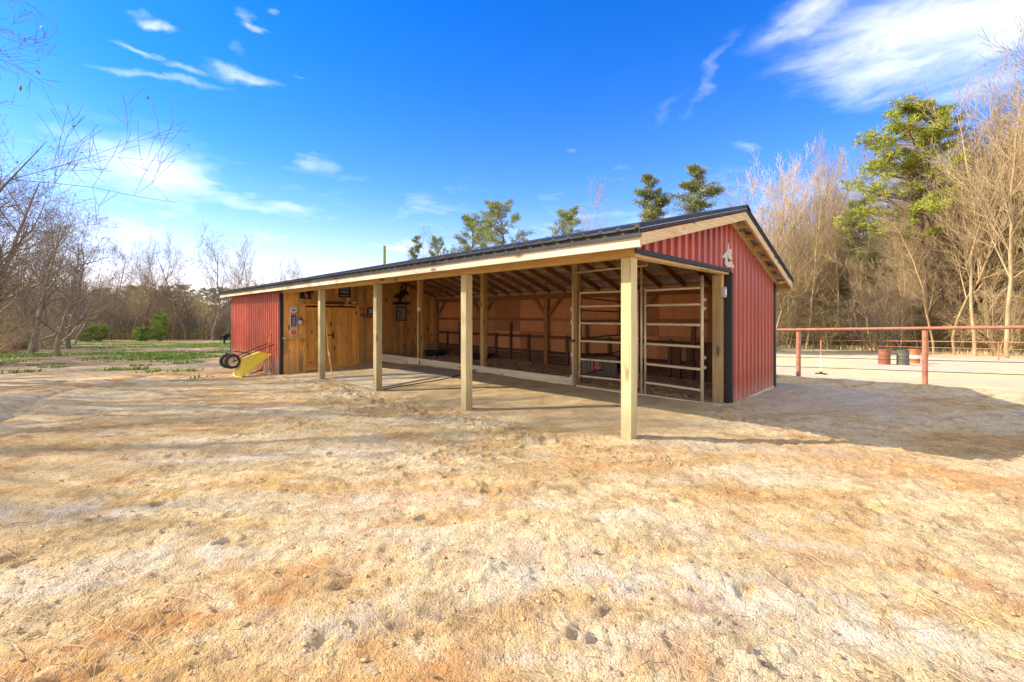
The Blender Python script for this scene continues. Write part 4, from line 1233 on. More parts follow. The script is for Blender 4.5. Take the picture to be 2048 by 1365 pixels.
nf = empty('arena_fence', Matrix.Identity(4), 'rust red pipe fence with cables, nearest to the barn, along the arena edge', 'fence')
tops = []
n0, n1 = -2, 5
for k_ in range(n0, n1 + 1):
    x, y = FP1.x + FDIR.x * FSP * k_, FP1.y + FDIR.y * FSP * k_
    ztop = CAMZ - (29 if k_ < 1 else 26) * 0 - .377 * 0
    zt_ = (CAMZ - .377) + (.084) * k_
    z_ = gh(x, y); fence_post(nf, (x, y, z_), zt_ - .05 - z_, .052); tops.append(Vector((x, y, zt_)))
MB().tube(tops, .037, 10).build('top_rail', M_FENCE, nf, smooth=True)
for dz_ in (.72, .97):
    c_ = []
    for t_ in tops: c_.append(t_ - Vector((0, 0, dz_)))
    MB().tube(c_, .009, 6).build('cable', M_CABLE, nf)


def far_fence(pts, hgt, label, spacing=2.9, r_=.04, rails=(1.0, .62, .3), m=M_FENCE, name='arena_fence'):
    o = empty(name, Matrix.Identity(4), label, 'fence'); L = []
    for (ax_, ay_), (bx_, by_) in zip(pts[:-1], pts[1:]):
        n = max(1, int(math.hypot(bx_ - ax_, by_ - ay_) / spacing))
        for k_ in range(n): L.append((ax_ + (bx_ - ax_) * k_ / n, ay_ + (by_ - ay_) * k_ / n))
    L.append(pts[-1])
    mesh = MB().lathe([(0, -.4), (r_, -.4), (r_, hgt), (0, hgt)], 8).mesh('post', m)
    for x, y in L:
        p = bpy.data.objects.new('post', mesh); C.objects.link(p); p.parent = o; p.location = (x, y, gh(x, y))
    for f_ in rails:
        MB().tube([(x, y, gh(x, y) + hgt * f_) for x, y in L], r_ * (.9 if f_ == 1 else .6), 6).build('rail', m, o)
    return o


ff = [dpx(x, y, Y) for x, y, Y in ((1440, 700, 58), (1627, 706, 47.6), (1733.5, 711, 44), (1856, 717.6, 37), (1997, 722.5, 33), (2250, 730, 28))]
far_fence([(p.x, p.y) for p in ff], 1.38, 'rust red pipe fence on the far side of the arena before the woods', 6.0)
ff2 = [dpx(x, y, Y) for x, y, Y in ((1440, 700, 60), (1640, 690, 62), (1900, 700, 50), (2250, 706, 40))]
far_fence([(p.x, p.y) for p in ff2], 1.38, 'second rust red pipe fence close to the trees beyond the arena', 7.0, .03, (1.0, .6))
lf = [(-92, 66), (-72, 78), (-50, 81), (-30, 82), (-8, 84), (12, 84), (30, 76)]
far_fence(lf, 1.25, 'dark wire and post fence along the woods beyond the pasture', 4.5, .05, (1.0, .75, .5, .25), M_DKPIPE, 'pasture_fence')
# pole bending marker
p = dpx(1642, 753, 19.5); p.z = gh(p.x, p.y)
mk = empty('marker_pole', Matrix.Translation(p), 'red and white marker pole on a black base standing in the arena', 'marker pole')
MB().tube([(0, 0, .05), (0, 0, .86)], .026, 10).build('white_pipe', M_WHITE, mk)
MB().tube([(0, 0, .861), (0, 0, 1.52)], .028, 10).build('red_pipe', M_FENCE, mk)
MB().lathe([(0, 0), (.22, 0), (.24, .03), (.20, .055), (.06, .07), (.055, .13), (0, .13)], 18).build('base', M_RUBBER, mk)
# barrels
def barrel(px, py, Y, m, label, band=None):
    p = dpx(px, py, Y); p.z = gh(p.x, p.y) - .01
    o = empty('steel_barrel', Matrix.Translation(p), label, 'barrel', 'steel barrels standing in the arena')
    prof_ = [(0, .0), (.28, 0), (.292, .01), (.285, .03)]
    for zc in (.29, .58): prof_ += [(.285, zc - .03), (.297, zc), (.285, zc + .03)]
    prof_ += [(.285, .85), (.295, .87), (.29, .88), (.278, .875), (.275, .855), (0, .855)]
    MB().lathe(prof_, 28).build('drum', m, o, smooth=True)
    MB().lathe([(.281, .872), (.296, .872), (.296, .89), (.281, .89)], 28).build('rim', m, o)
    MB().lathe([(0, .8555), (.03, .8555), (.03, .875), (0, .875)], 10, Matrix.Translation((.17, 0, 0))).build('bung', M_DARKBAR, o)
    if band:
        MB().lathe([(.2865, .34), (.2875, .34), (.2875, .53), (.2865, .53)], 28).build('painted_band', M_WHITE, o)


barrel(1768.5, 727, 25.5, M_BARRELR, 'rusty red steel barrel standing apart in the arena')
barrel(1806, 729, 25.2, M_BARRELG, 'dark greenish steel barrel beside the orange one in the arena')
barrel(1828, 729, 26.8, M_BARRELO, 'orange steel barrel with a white band behind the dark one', True)

# ------------------------------------------------------------------ horse
def horse():
    p = dpx(449, 688, 57); z_ = gh(p.x, p.y)
    V = [(0, 0, 1.28), (.32, 0, 1.30), (.72, 0, 1.22), (1.10, 0, 1.24), (1.36, 0, 1.16), (1.62, 0, .92), (1.80, 0, .62), (1.95, 0, .34), (2.02, 0, .10),
         (-.20, 0, 1.16)]
    Rr = [.26, .29, .29, .28, .22, .16, .125, .11, .06, .16]
    Ed = [(0, 1), (1, 2), (2, 3), (3, 4), (4, 5), (5, 6), (6, 7), (7, 8), (0, 9)]
    def leg(root, pts, rs):
        last = root
        for q_, r_ in zip(pts, rs): V.append(q_); Rr.append(r_); Ed.append((last, len(V) - 1)); last = len(V) - 1
    for s_, o_ in ((.14, .0), (-.14, .22)):
        leg(0, [(-.10 + o_, s_, .98), (.02 + o_, s_, .74), (-.16 + o_, s_, .50), (-.10 + o_, s_, .16), (-.04 + o_, s_, .04)], [.17, .11, .065, .045, .055])
        leg(3, [(1.14 + o_, s_, .92), (1.14 + o_, s_, .52), (1.12 + o_, s_, .14), (1.16 + o_, s_, .04)], [.13, .06, .04, .055])
    me = bpy.data.meshes.new('horse'); me.from_pydata(V, Ed, []); me.materials.append(M_HORSE)
    o = bpy.data.objects.new('horse', me); C.objects.link(o)
    o.location = (p.x, p.y, z_ - .01); o.rotation_euler = (0, 0, R(15))
    sk = o.modifiers.new('skin', 'SKIN')
    for i, r_ in enumerate(Rr): me.skin_vertices[0].data[i].radius = (r_, r_)
    me.skin_vertices[0].data[0].use_root = True
    sb = o.modifiers.new('sub', 'SUBSURF'); sb.levels = 2; sb.render_levels = 2
    tag(o, 'black horse grazing on the green pasture, partly behind the barn corner', 'horse')
    MB().tube([(-.30, 0, 1.25), (-.42, 0, 1.05), (-.46, 0, .7), (-.42, .02, .35)], [.04, .07, .06, .02], 8).build('tail', M_HORSE, o, smooth=True)
    MB().tube([(1.15, 0, 1.50), (1.45, 0, 1.34), (1.72, 0, 1.0), (1.86, 0, .70)], [.03, .05, .05, .02], 6).build('mane', M_HORSE, o, smooth=True)
    MB().tube([(1.84, .07, .74), (1.86, .08, .86)], [.03, .005], 6).tube([(1.84, -.07, .74), (1.86, -.08, .86)], [.03, .005], 6).build('ears', M_HORSE, o)


horse()

# ------------------------------------------------------------------ trees
def bark(name, a, b_, moss=0):
    def fn(h, b):
        co, rnd = objco(h); n = h.noise(h.mapping(co, (3, 3, .8)), 2.0, 5, .65)
        c = h.mix(h.smooth(n, .35, .65), a, b_)
        i = h.n('ShaderNodeObjectInfo')
        c = h.mix(1.0, c, h.ramp(i.outputs['Random'], [(0, .72), (1, 1.2)]), 'MULTIPLY')
        if moss: c = h.mix(h.m('MULTIPLY', h.smooth(h.noise(co, .6), .5, .7), moss), c, (.16, .15, .05))
        return c
    return mat(name, fn, .9, 0, .15)


B_PALE = bark('pale_bark', (.40, .29, .155), (.62, .47, .255))
B_TAN = bark('tan_bark', (.32, .225, .115), (.50, .37, .20), .3)
B_GREY = bark('grey_brown_bark', (.17, .13, .09), (.32, .25, .18), .15)
B_PINE = bark('pine_bark', (.13, .085, .06), (.26, .17, .12))


def foliage(name, a, b_, c_):
    def fn(h, b):
        co, rnd = objco(h)
        n = h.noise(co, .9, 4, .6); n2 = h.noise(co, 6, 3, .6)
        return h.ramp(h.m('ADD', h.m('MULTIPLY', n, .6), h.m('MULTIPLY', n2, .4)), [(.35, a), (.5, b_), (.65, c_)])
    return mat(name, fn, .6, 0, .2)


L_PINE = foliage('pine_needles', (.15, .19, .025), (.30, .33, .04), (.48, .46, .07))
L_FARPINE = foliage('pale_pine_needles', (.14, .18, .06), (.26, .29, .09), (.40, .41, .16))
L_CEDAR = foliage('cedar_sprays', (.14, .17, .06), (.24, .27, .10), (.38, .38, .17))
L_BUD = foliage('dry_buds', (.20, .11, .06), (.32, .20, .11), (.42, .29, .17))
L_OLIVE = foliage('olive_brush', (.17, .15, .05), (.30, .26, .09), (.46, .38, .17))
L_GREEN = foliage('fresh_green_shrub', (.10, .16, .02), (.20, .29, .035), (.34, .42, .07))


def tubes_np(segs, n=3):
    """segs: list of (p0,p1,r0,r1) -> verts, quads (disjoint prisms)"""
    S = np.array([(*a, *b_, r0, r1) for a, b_, r0, r1 in segs]); P0, P1, r0, r1 = S[:, :3], S[:, 3:6], S[:, 6], S[:, 7]
    d = P1 - P0; d /= np.linalg.norm(d, axis=1, keepdims=True) + 1e-9
    ref = np.where(np.abs(d[:, 2:3]) > .9, np.array([[1., 0, 0]]), np.array([[0, 0, 1.]])); s_ = np.cross(d, ref); s_ /= np.linalg.norm(s_, axis=1, keepdims=True); t = np.cross(d, s_)
    vs = []
    for P, r_ in ((P0, r0), (P1, r1)):
        for k_ in range(n):
            a = 2 * math.pi * k_ / n; vs.append(P + (s_ * math.cos(a) + t * math.sin(a)) * r_[:, None])
    V_ = np.stack(vs, 1).reshape(-1, 3); b0 = np.arange(len(S))[:, None] * 2 * n
    fs = np.concatenate([b0 + np.array([[k_, (k_ + 1) % n, (k_ + 1) % n + n, k_ + n]]) for k_ in range(n)], 0)
    return V_, fs


def grow(rnd, h, r0, levels, first=.35, spread=(.55, 1.0), kids=(7, 5, 4, 3), lean=0, up=.12, wob=.13, split=None, lmul=(.45, .5, .5, .55), minr=.008):
    """returns trunk segs, limb segs, tips"""
    trunk, limbs, tips = [], [], []
    def branch(p, d, L, r_, lev):
        n = max(3, int(6 - lev)) if lev else 10
        seg = L / n; pts = [(p, r_)]; dd = d.copy()
        for i in range(n):
            dd = dd + np.array([rnd.gauss(0, wob), rnd.gauss(0, wob), rnd.gauss(0, wob * .6) + up * (1 if lev else .3)]); dd /= np.linalg.norm(dd)
            q_ = pts[-1][0] + dd * seg; rr = max(minr, r_ * (1 - (i + 1) / n * (.94 if lev else .86)))
            (trunk if lev == 0 else limbs).append((pts[-1][0], q_, pts[-1][1], rr)); pts.append((q_, rr))
        if lev >= levels: tips.append((pts[-1][0], dd)); return
        nk = kids[min(lev, len(kids) - 1)]
        for j in range(nk):
            t = (first if lev == 0 else .22) + (1 - (first if lev == 0 else .22)) * (j + rnd.random()) / nk
            i = min(n, max(1, int(t * n))); bp_, br_ = pts[i]
            az_ = rnd.uniform(0, 6.283); sp_ = rnd.uniform(*spread)
            base = (pts[i][0] - pts[i - 1][0]); base = base / (np.linalg.norm(base) + 1e-9)
            s_ = np.cross(base, [math.cos(az_), math.sin(az_), .3]); s_ /= np.linalg.norm(s_) + 1e-9
            nd = base * math.cos(sp_) + s_ * math.sin(sp_)
            branch(bp_, nd, L * lmul[min(lev, len(lmul) - 1)] * rnd.uniform(.7, 1.15) * (1.15 - .5 * t if lev == 0 else 1), br_ * rnd.uniform(.5, .7), lev + 1)
    branch(np.array([0, 0, -.2]), np.array([lean, 0, 1.0]) / math.hypot(lean, 1), h, r0, 0)
    return trunk, limbs, tips


def bare_proto(seed, h, r0, m, levels=3, buds=0, **kw):
    rnd = random.Random(seed); tr, li, tips = grow(rnd, h, r0, levels, **kw)
    v1, f1 = tubes_np(tr, 7); me1 = np_mesh('trunk', v1, f1, m, True)
    v2, f2 = tubes_np(li, 3)
    if buds:
        q = []; rb = np.random.default_rng(seed)
        T = np.array([t[0] for t in tips]); T = T[rb.integers(0, len(T), buds)] + rb.normal(0, .15, (buds, 3))
        a = rb.normal(0, .035, (buds, 3)); b_ = rb.normal(0, .025, (buds, 3)); n0 = len(v2)
        V_ = np.stack([T - a, T - b_, T + a, T + b_], 1).reshape(-1, 3)
        F_ = n0 + np.arange(buds * 4).reshape(-1, 4)
        nf_ = len(f2); v2 = np.concatenate([v2, V_]); f2 = np.concatenate([f2, F_])
        me2 = np_mesh('crown', v2, f2, [m, L_BUD]); mi = np.zeros(len(me2.polygons), np.int32); mi[nf_:] = 1; me2.polygons.foreach_set('material_index', mi)
    else: me2 = np_mesh('crown', v2, f2, m)
    return me1, me2


def place_tree(name, meshes, loc, s, rz, label, cat, group=None, tilt=(0, 0)):
    o = bpy.data.objects.new(name, None); C.objects.link(o); o.location = loc; o.scale = (s,) * 3 if not hasattr(s, '__len__') else s
    o.rotation_euler = (tilt[0], tilt[1], rz); tag(o, label, cat, group)
    for nm, me in zip(('trunk', 'crown', 'needles'), meshes):
        c = bpy.data.objects.new(nm, me); C.objects.link(c); c.parent = o
    return o


def needle_cloud(cent, rad, per, size, seed, up=.3, width=.09):
    """tufts: thin triangles bursting from each centre"""
    r_ = np.random.default_rng(seed); n = len(cent); c = np.repeat(np.array(cent), per, 0); rr = np.repeat(np.asarray(rad), per)
    o = r_.normal(0, 1, (n * per, 3)); o /= np.linalg.norm(o, axis=1, keepdims=True); o[:, 2] = o[:, 2] * .62
    p = c + o * (rr * r_.random(n * per) ** .45)[:, None]
    d = o + r_.normal(0, .5, o.shape); d[:, 2] += up; d /= np.linalg.norm(d, axis=1, keepdims=True)
    s_ = np.cross(d, r_.normal(0, 1, o.shape)); s_ /= np.linalg.norm(s_, axis=1, keepdims=True) + 1e-9
    L = size * r_.uniform(.6, 1.3, n * per)[:, None]
    V_ = np.stack([p - s_ * L * width, p + s_ * L * width, p + d * L], 1).reshape(-1, 3)
    return V_, np.arange(n * per * 3).reshape(-1, 3)


def pine_proto(seed, h, r0, start, rx, shape, dens=1.0, mleaf=None, tuft=.55, size=.34, per=46, lean=0.03):
    """shape(t, az) -> branch length factor for t in 0..1 up the crown"""
    rnd = random.Random(seed); tr = []; p = np.array([0, 0, -.3]); n = 14; d = np.array([lean, 0, 1.0]); pts = [p]
    for i in range(n):
        d = d + np.array([rnd.gauss(0, .022), rnd.gauss(0, .022), 0]); d /= np.linalg.norm(d); q = p + d * (h + .3) / n
        tr.append((p, q, r0 * (1 - i / n * .86), r0 * (1 - (i + 1) / n * .86))); p = q; pts.append(p)
    li = []; cen = []; rad = []
    nb = int(46 * dens)
    for j in range(nb):
        t = (j + rnd.random()) / nb; z = start + (h - start) * t; k_ = min(n - 1, int(z / h * n)); f_ = z / h * n - k_
        b0 = pts[k_] * (1 - f_) + pts[k_ + 1] * f_ if k_ + 1 <= n else pts[-1]
        a = rnd.uniform(0, 6.283); L = rx * shape(t, a) * rnd.uniform(.7, 1.1)
        if L < .3: continue
        dd = np.array([math.cos(a), math.sin(a), .18 + .5 * t]); dd /= np.linalg.norm(dd); q = b0; m_ = 6; r_ = .022 + .014 * L
        for i in range(m_):
            dd = dd + np.array([rnd.gauss(0, .12), rnd.gauss(0, .12), rnd.gauss(.03, .08)]); dd /= np.linalg.norm(dd); q2 = q + dd * L / m_
            li.append((q, q2, r_ * (1 - i / m_ * .8), r_ * (1 - (i + 1) / m_ * .8)))
            if i >= 2:
                for w_ in range(2):
                    s_ = np.array([rnd.gauss(0, 1), rnd.gauss(0, 1), rnd.gauss(.25, .35)]); s_ /= np.linalg.norm(s_); e = q2 + s_ * rnd.uniform(.2, .42) * L * (1 - i / 9)
                    li.append((q2, e, .018, .008)); cen.append(e); rad.append(tuft * rnd.uniform(.6, 1.15))
            q = q2
        cen.append(q); rad.append(tuft)
    v1, f1 = tubes_np(tr, 9); v2, f2 = tubes_np(li, 4); v3, f3 = needle_cloud(cen, rad, per, size, seed)
    return np_mesh('trunk', v1, f1, B_PINE, True), np_mesh('crown', v2, f2, B_PINE), np_mesh('needles', v3, f3, mleaf or L_PINE)


# prototypes
P_TALL = [bare_proto(21 + i, 17, .115, m, 3, 160, first=.30, spread=(.35, .8), kids=(19, 7, 6), lmul=(.30, .48, .5), up=.14, wob=.09) for i, m in enumerate((B_PALE, B_PALE, B_TAN, B_TAN))]
P_WIDE = [bare_proto(31 + i, 13, .15, m, 3, 150, first=.2, spread=(.5, 1.05), kids=(15, 8, 7), lmul=(.48, .5, .5), up=.09, wob=.13) for i, m in enumerate((B_TAN, B_GREY, B_PALE))]
P_THICK = [bare_proto(41 + i, 8, .07, m, 3, 60, first=.10, spread=(.5, 1.1), kids=(15, 7, 5), lmul=(.40, .5, .55), up=.05, wob=.15, minr=.01) for i, m in enumerate((B_TAN, B_PALE, B_GREY))]
P_NEAR = [bare_proto(51 + i, 11, .20, B_GREY, 4, 320, first=.14, spread=(.5, 1.05), kids=(13, 7, 6, 4), lmul=(.56, .5, .5, .5), up=.06, wob=.12, minr=.005) for i in range(3)]
def tall_shape(t, a):
    c = math.cos(a); dome = math.sqrt(max(0, 1 - ((t - .72) / .30) ** 2)) if t > .62 else 0
    if c < -.15: r_ = 7.6 * (.55 + .45 * -c) if t < .34 else 1.0 if t < .44 else 5.6 if t < .58 else 1.2 if t < .64 else 5.0 * dome
    elif c > .15: r_ = .0 if t < .36 else 4.6 if t < .55 else 1.0 if t < .64 else 3.9 * dome
    else: r_ = 2.2 if t < .6 else 3.6 * dome
    return r_


PINE = pine_proto(61, 26, .30, 12.3, 1.0, tall_shape, 1.9, None, .50, .40, 64)
PINE_B = pine_proto(62, 17, .22, 6, 3.3, lambda t, a: .45 + .75 * math.sin(min(1, t * 1.1) * 2.7), 1.15, L_FARPINE, .42, .32, 48)
CEDAR = pine_proto(63, 13, .18, 2, 3.0, lambda t, a: (1.05 - .88 * t) * (.75 + .35 * math.sin(a * 2 + t * 14)), 2.6, L_CEDAR, .22, .22, 20)
SHRUB = pine_proto(64, 2.6, .06, .2, 1.3, lambda t, a: .6 + .5 * math.sin(t * 3), .8, L_GREEN, .3, .16, 60)

rn = random.Random(99)


def at_px(px, Y):
    x = (px - 1024) / F * Y; return Vector((x, Y, gh(x, Y)))


def tree_px(name, protos, px, Y, top, protoh, label, cat, group=None, wide=1.0):
    p = at_px(px, Y); zt__ = CAMZ + (HY - top) / F * Y; s_ = (zt__ - p.z) / protoh
    return place_tree(name, protos, p, (s_ * wide, s_ * wide, s_), rn.uniform(0, 6.28), label, cat, group)


# singled out evergreens
t_ = tree_px('pine_tree', PINE, 1852, 46, 203, 27.3, 'tall pine with a flat topped crown leaning over the bare woods by the arena', 'pine tree'); t_.rotation_euler = (0, 0, 0)
tree_px('pine_tree', PINE_B, 1738, 56, 405, 17.5, 'smaller pine with a tufted top below the tall pine', 'pine tree', wide=.62)
tree_px('cedar_tree', CEDAR, 1412, 44, 343, 12.0, 'broad cedar rising above the roof peak of the barn', 'cedar tree', wide=1.5)
tree_px('cedar_tree', CEDAR, 1332, 47, 366, 12.0, 'thin pointed cedar standing beside the broad cedar over the roof', 'cedar tree', wide=1.3)
tree_px('cedar_tree', CEDAR, 1296, 52, 415, 12.0, 'small cedar tip showing left of the thin cedar over the roof', 'cedar tree', wide=.75)
tree_px('pine_tree', PINE_B, 1158, 55, 424, 17.5, 'round topped pine over the roof in front of a bare crown', 'pine tree', wide=.85)
tree_px('pine_tree', PINE_B, 1019, 48, 414, 17.5, 'bushy pine with the highest crown over the middle of the roof', 'pine tree', wide=.9)
tree_px('pine_tree', PINE_B, 936, 58, 446, 17.5, 'rounded pine over the roof next to the bushy pine', 'pine tree', wide=.95)
tree_px('pine_tree', PINE_B, 878, 66, 482, 17.5, 'small pine tip barely over the roof', 'pine tree', wide=.5)
tree_px('cedar_tree', CEDAR, 812, 60, 492, 12.0, 'small dark cedar over the roof beside the bare pole', 'cedar tree', wide=.8)
tree_px('bare_tree', P_TALL[0], 1190, 62, 395, 17.6, 'bare pale tree behind the round topped pine over the roof', 'bare tree')
tree_px('bare_tree', P_WIDE[1], 905, 70, 478, 13.6, 'bare grey tree low over the roof between two pines', 'bare tree')
tree_px('bare_tree', P_WIDE[1], 605, 75, 535, 13.6, 'bare grey crown low over the far end of the roof', 'bare tree')

# woods on the right, front rank first
RG = 'bare trees at the edge of the woods beyond the arena'
RL = ('slender pale barked bare tree in the woods beyond the arena', 'tan barked bare tree in the woods beyond the arena', 'wide branching bare tree in the woods beyond the arena')
ORD = ('first', 'second', 'third', 'fourth', 'fifth', 'sixth', 'seventh', 'eighth', 'ninth', 'tenth', 'eleventh', 'twelfth', 'thirteenth', 'fourteenth', 'fifteenth', 'sixteenth', 'seventeenth', 'eighteenth', 'nineteenth', 'twentieth', 'twenty first', 'twenty second', 'twenty third', 'twenty fourth', 'twenty fifth', 'twenty sixth', 'twenty seventh', 'twenty eighth', 'twenty ninth')
fr = [(1500, 58, 345, 0), (1520, 62, 352, 1), (1545, 57, 330, 1), (1570, 60, 350, 0), (1592, 64, 330, 2), (1612, 56, 345, 0), (1636, 60, 308, 1), (1655, 66, 330, 2), (1680, 58, 335, 0), (1700, 62, 390, 2),
      (1720, 60, 430, 1), (1745, 50, 470, 2), (1775, 52, 440, 0), (1800, 48, 430, 2), (1830, 50, 400, 1), (1868, 44, 420, 2), (1885, 50, 330, 0), (1910, 42, 300, 3), (1930, 46, 250, 2), (1950, 40, 175, 1), (1972, 44, 230, 3),
      (1990, 40, 190, 0), (2012, 36, 150, 1), (2030, 42, 200, 2), (2052, 37, 160, 0), (2080, 40, 130, 3), (2110, 38, 180, 1), (2150, 40, 150, 2)]
for n_, (px, Y, top, k_) in enumerate(fr):
    tree_px('bare_tree', P_TALL[k_], px, Y, top, 17.6, '%s tall bare tree, %s barked, counting from the barn gable along the arena woods' % (ORD[n_], 'pale' if k_ < 2 else 'tan'), 'bare tree', RG, wide=rn.uniform(.9, 1.15))
for k_ in range(150):
    px = rn.uniform(1450, 2150); Y = rn.uniform(54, 92) if px < 1750 else rn.uniform(44, 80)
    lim = np.interp(px, [1450, 1500, 1640, 1700, 1760, 1850, 1950, 2100], [470, 380, 370, 460, 500, 430, 260, 210]) + rn.uniform(0, 110)
    q = rn.random()
    if q < .5: tree_px('bare_tree', P_WIDE[rn.choice((0, 2, 0, 1))], px, Y, lim, 13.6, RL[2], 'bare tree', RG + ' wide')
    else: kk = rn.randrange(4); tree_px('bare_tree', P_TALL[kk], px, Y, lim, 17.6, RL[0] if kk < 2 else RL[1], 'bare tree', RG + (' pale' if kk < 2 else ' tan'), wide=1.2)
SG = 'leafless saplings crowding the woods edge'
for k_ in range(80):
    px = rn.uniform(1470, 2150); p0_ = np.interp(px, [1450, 1627, 1733, 1856, 1997, 2250], [62, 56, 52, 45, 41, 36]); Y = p0_ + rn.uniform(-2, 12)
    p = at_px(px, Y); s_ = rn.uniform(.55, 1.25)
    place_tree('sapling', P_THICK[rn.choice((0, 1, 0, 2))], p, s_, rn.uniform(0, 6.28), 'leafless sapling thicket stem at the woods edge beyond the arena', 'sapling', SG)
for px, Y, top, lab in ((1960, 50, 390, 'olive green cedar deep among the bare trees at the frame edge'), (2035, 46, 330, 'olive green cedar behind the white trunk at the frame edge'), (1905, 56, 450, 'dull cedar hidden among the bare trees below the tall pine'),
                        (1645, 62, 560, 'low dull cedar among the saplings near the barn corner'), (1760, 60, 540, 'low dull cedar among the saplings under the small pine')):
    tree_px('cedar_tree', CEDAR, px, Y, top, 12.0, lab, 'cedar tree', wide=1.1)
# trees behind the barn and on the left
LG = 'bare trees along the pasture fence'
lefts = [(150, 86, 520, 1), (205, 84, 505, 0), (232, 88, 500, 3), (262, 84, 480, 2), (283, 86, 500, 0), (312, 84, 500, 3), (338, 88, 505, 2), (372, 84, 490, 1), (425, 80, 462, 3), (452, 84, 478, 2), (490, 88, 490, 2), (520, 84, 500, 0), (545, 86, 520, 2), (580, 92, 540, 3)]
for n_, (px, Y, top, k_) in enumerate(lefts):
    pr_ = P_WIDE[1] if k_ in (1, 3) else P_WIDE[0] if k_ == 0 else P_TALL[2]
    tree_px('bare_tree', pr_, px, Y, top, 17.6 if k_ == 2 else 13.6, '%s dark bare tree along the pasture fence counting towards the barn' % ORD[n_], 'bare tree', LG, wide=.9)
place_tree('bare_tree', P_WIDE[1], at_px(150, 62), 1.02, 2.0, 'dark bare tree leaning over the pasture beside the brush', 'bare tree', None, (0, .45))
LB = 'bare trees in the woods behind the pasture'
for k_ in range(85):
    px = rn.uniform(-80, 760); Y = rn.uniform(90, 130)
    tree_px('bare_tree', rn.choice((P_WIDE[1], P_WIDE[0], P_WIDE[2], P_TALL[2])), px, Y, rn.uniform(565, 610) if px > 130 else rn.uniform(520, 590), 14.5, 'greyish bare tree in the woods behind the pasture', 'bare tree', LB, wide=1.3)
for k_ in range(34):
    px = rn.uniform(-60, 560); Y = rn.uniform(83, 92)
    place_tree('sapling', P_THICK[rn.choice((0, 2))], at_px(px, Y), rn.uniform(.8, 1.3), rn.uniform(0, 6.28), 'leafless sapling behind the pasture fence', 'sapling', 'leafless saplings behind the pasture fence')
for k_ in range(9):
    px = 215 + k_ * 33; tree_px('pine_tree', PINE_B, px, rn.uniform(125, 140), rn.uniform(572, 585), 17.5, 'distant pine on the skyline behind the pasture woods', 'pine tree', 'distant pines behind the pasture woods', wide=1.4)
place_tree('shrub', SHRUB, at_px(319, 78), (.95, .95, 1.55), 1, 'bright green young pine bush by the pasture fence', 'shrub')
for n_, (px, s_, lab) in enumerate(((172, 1.25, 'yellow green bush beside the leaning tree'), (196, 1.2, 'yellow green bush left of the dark fence bush'), (283, 1.0, 'small dark bush next to the bright green bush'), (35, 1.3, 'dark green bush near the brush pile at the frame edge'))):
    p = at_px(px, 76 if px > 100 else 45); place_tree('shrub', SHRUB, p, (s_ * .95, s_ * .95, s_ * .8) if px > 100 else s_ * .7, n_, lab, 'shrub')
# big tangled trees at the left margin; they also shade the yard
NEARL = [(-28, 20.5, .92, .3, 'low tangled bare tree with sweeping branches at the frame edge'), (-34, 27, 1.05, 2.2, 'tangled bare tree behind the sweeping one at the frame edge'),
         (-40, 36, 1.05, 4.1, 'dense bare tree over the brown litter at the frame edge'), (-47, 46, 1.1, 1.2, 'brown budding tree at the end of the brush row'),
         (-31, 22.0, .8, 5.2, 'low spreading bare tree between the two sweeping ones'), (-37, 30, 1.2, 3.0, 'tall tangled bare tree at the frame edge behind the low ones'), (-33, 31.5, .8, .9, 'small tangled bare tree leaning out over the brown litter'),
         (-44, 40, 1.15, 5.6, 'bare tree rising from the middle of the brush row'), (-27, 18.0, .85, 2.0, 'bare tree whose long twigs cross the open sky at the frame edge'), (-20.8, 12.8, 1.2, 5.0, 'bare tree reaching over the frame corner'),
         (-30.5, 21.8, 1.28, 1.9, 'tallest bare tree at the frame edge, rising over the tangled ones'),
         ]
for n_, (x, y, s_, rz, lab) in enumerate(NEARL):
    place_tree('bare_tree', P_NEAR[n_ % 3], (x, y, gh(x, y)), s_, rz, lab, 'bare tree')
P_YARD = [bare_proto(71 + i, 13, .21, B_GREY, 2, 0, first=.30, spread=(.4, .95), kids=(13, 7), lmul=(.42, .5), up=.1, wob=.12, minr=.012) for i in range(2)]
for n_, (x, y, s_, rz) in enumerate([(-17, 2.2, 1.0, 0), (-18, 4.1, 1.1, 4), (-20, 5.9, 1.15, 3), (-21.5, 7.7, 1.2, 5), (-17.5, 3.1, .9, 2.6), (-23, 9.6, 1.2, 1.2)]):
    place_tree('bare_tree', P_YARD[n_ % 2], (x, y, gh(x, y)), s_, rz, 'bare yard tree beyond the frame that throws long shadows', 'bare tree', 'bare trees shading the yard')
for n_, (x, y, s_, rz, pr_) in enumerate([(-24, 8.6, 1.0, 1.0, P_NEAR[1]), (-30, 3.2, 1.15, 2.5, P_TALL[2]), (-27, 5.6, 1.0, 4.0, P_TALL[3]), (-33, 13, 1.35, 0.4, P_NEAR[0]), (-25, 1.6, .85, 3.3, P_TALL[2]), (-36, 9.5, 1.3, 5.5, P_WIDE[1]), (-34, 6.8, 1.2, 2.2, P_TALL[3]), (-23, 3.4, .5, .7, P_WIDE[1])]):
    place_tree('bare_tree', pr_, (x, y, gh(x, y)), s_, rz, 'bare yard tree beyond the frame that throws long shadows', 'bare tree', 'bare trees shading the yard')
for k_ in range(26):
    Y = rn.uniform(22, 62); px = rn.uniform(-190, 60 + (Y > 40) * 70); p = at_px(px, Y)
    place_tree('sapling', P_THICK[rn.choice((0, 2, 2))], p, rn.uniform(.5, .95), rn.uniform(0, 6.28), 'tangled leafless brush stem at the side of the pasture', 'sapling', 'tangled brush along the side of the pasture')


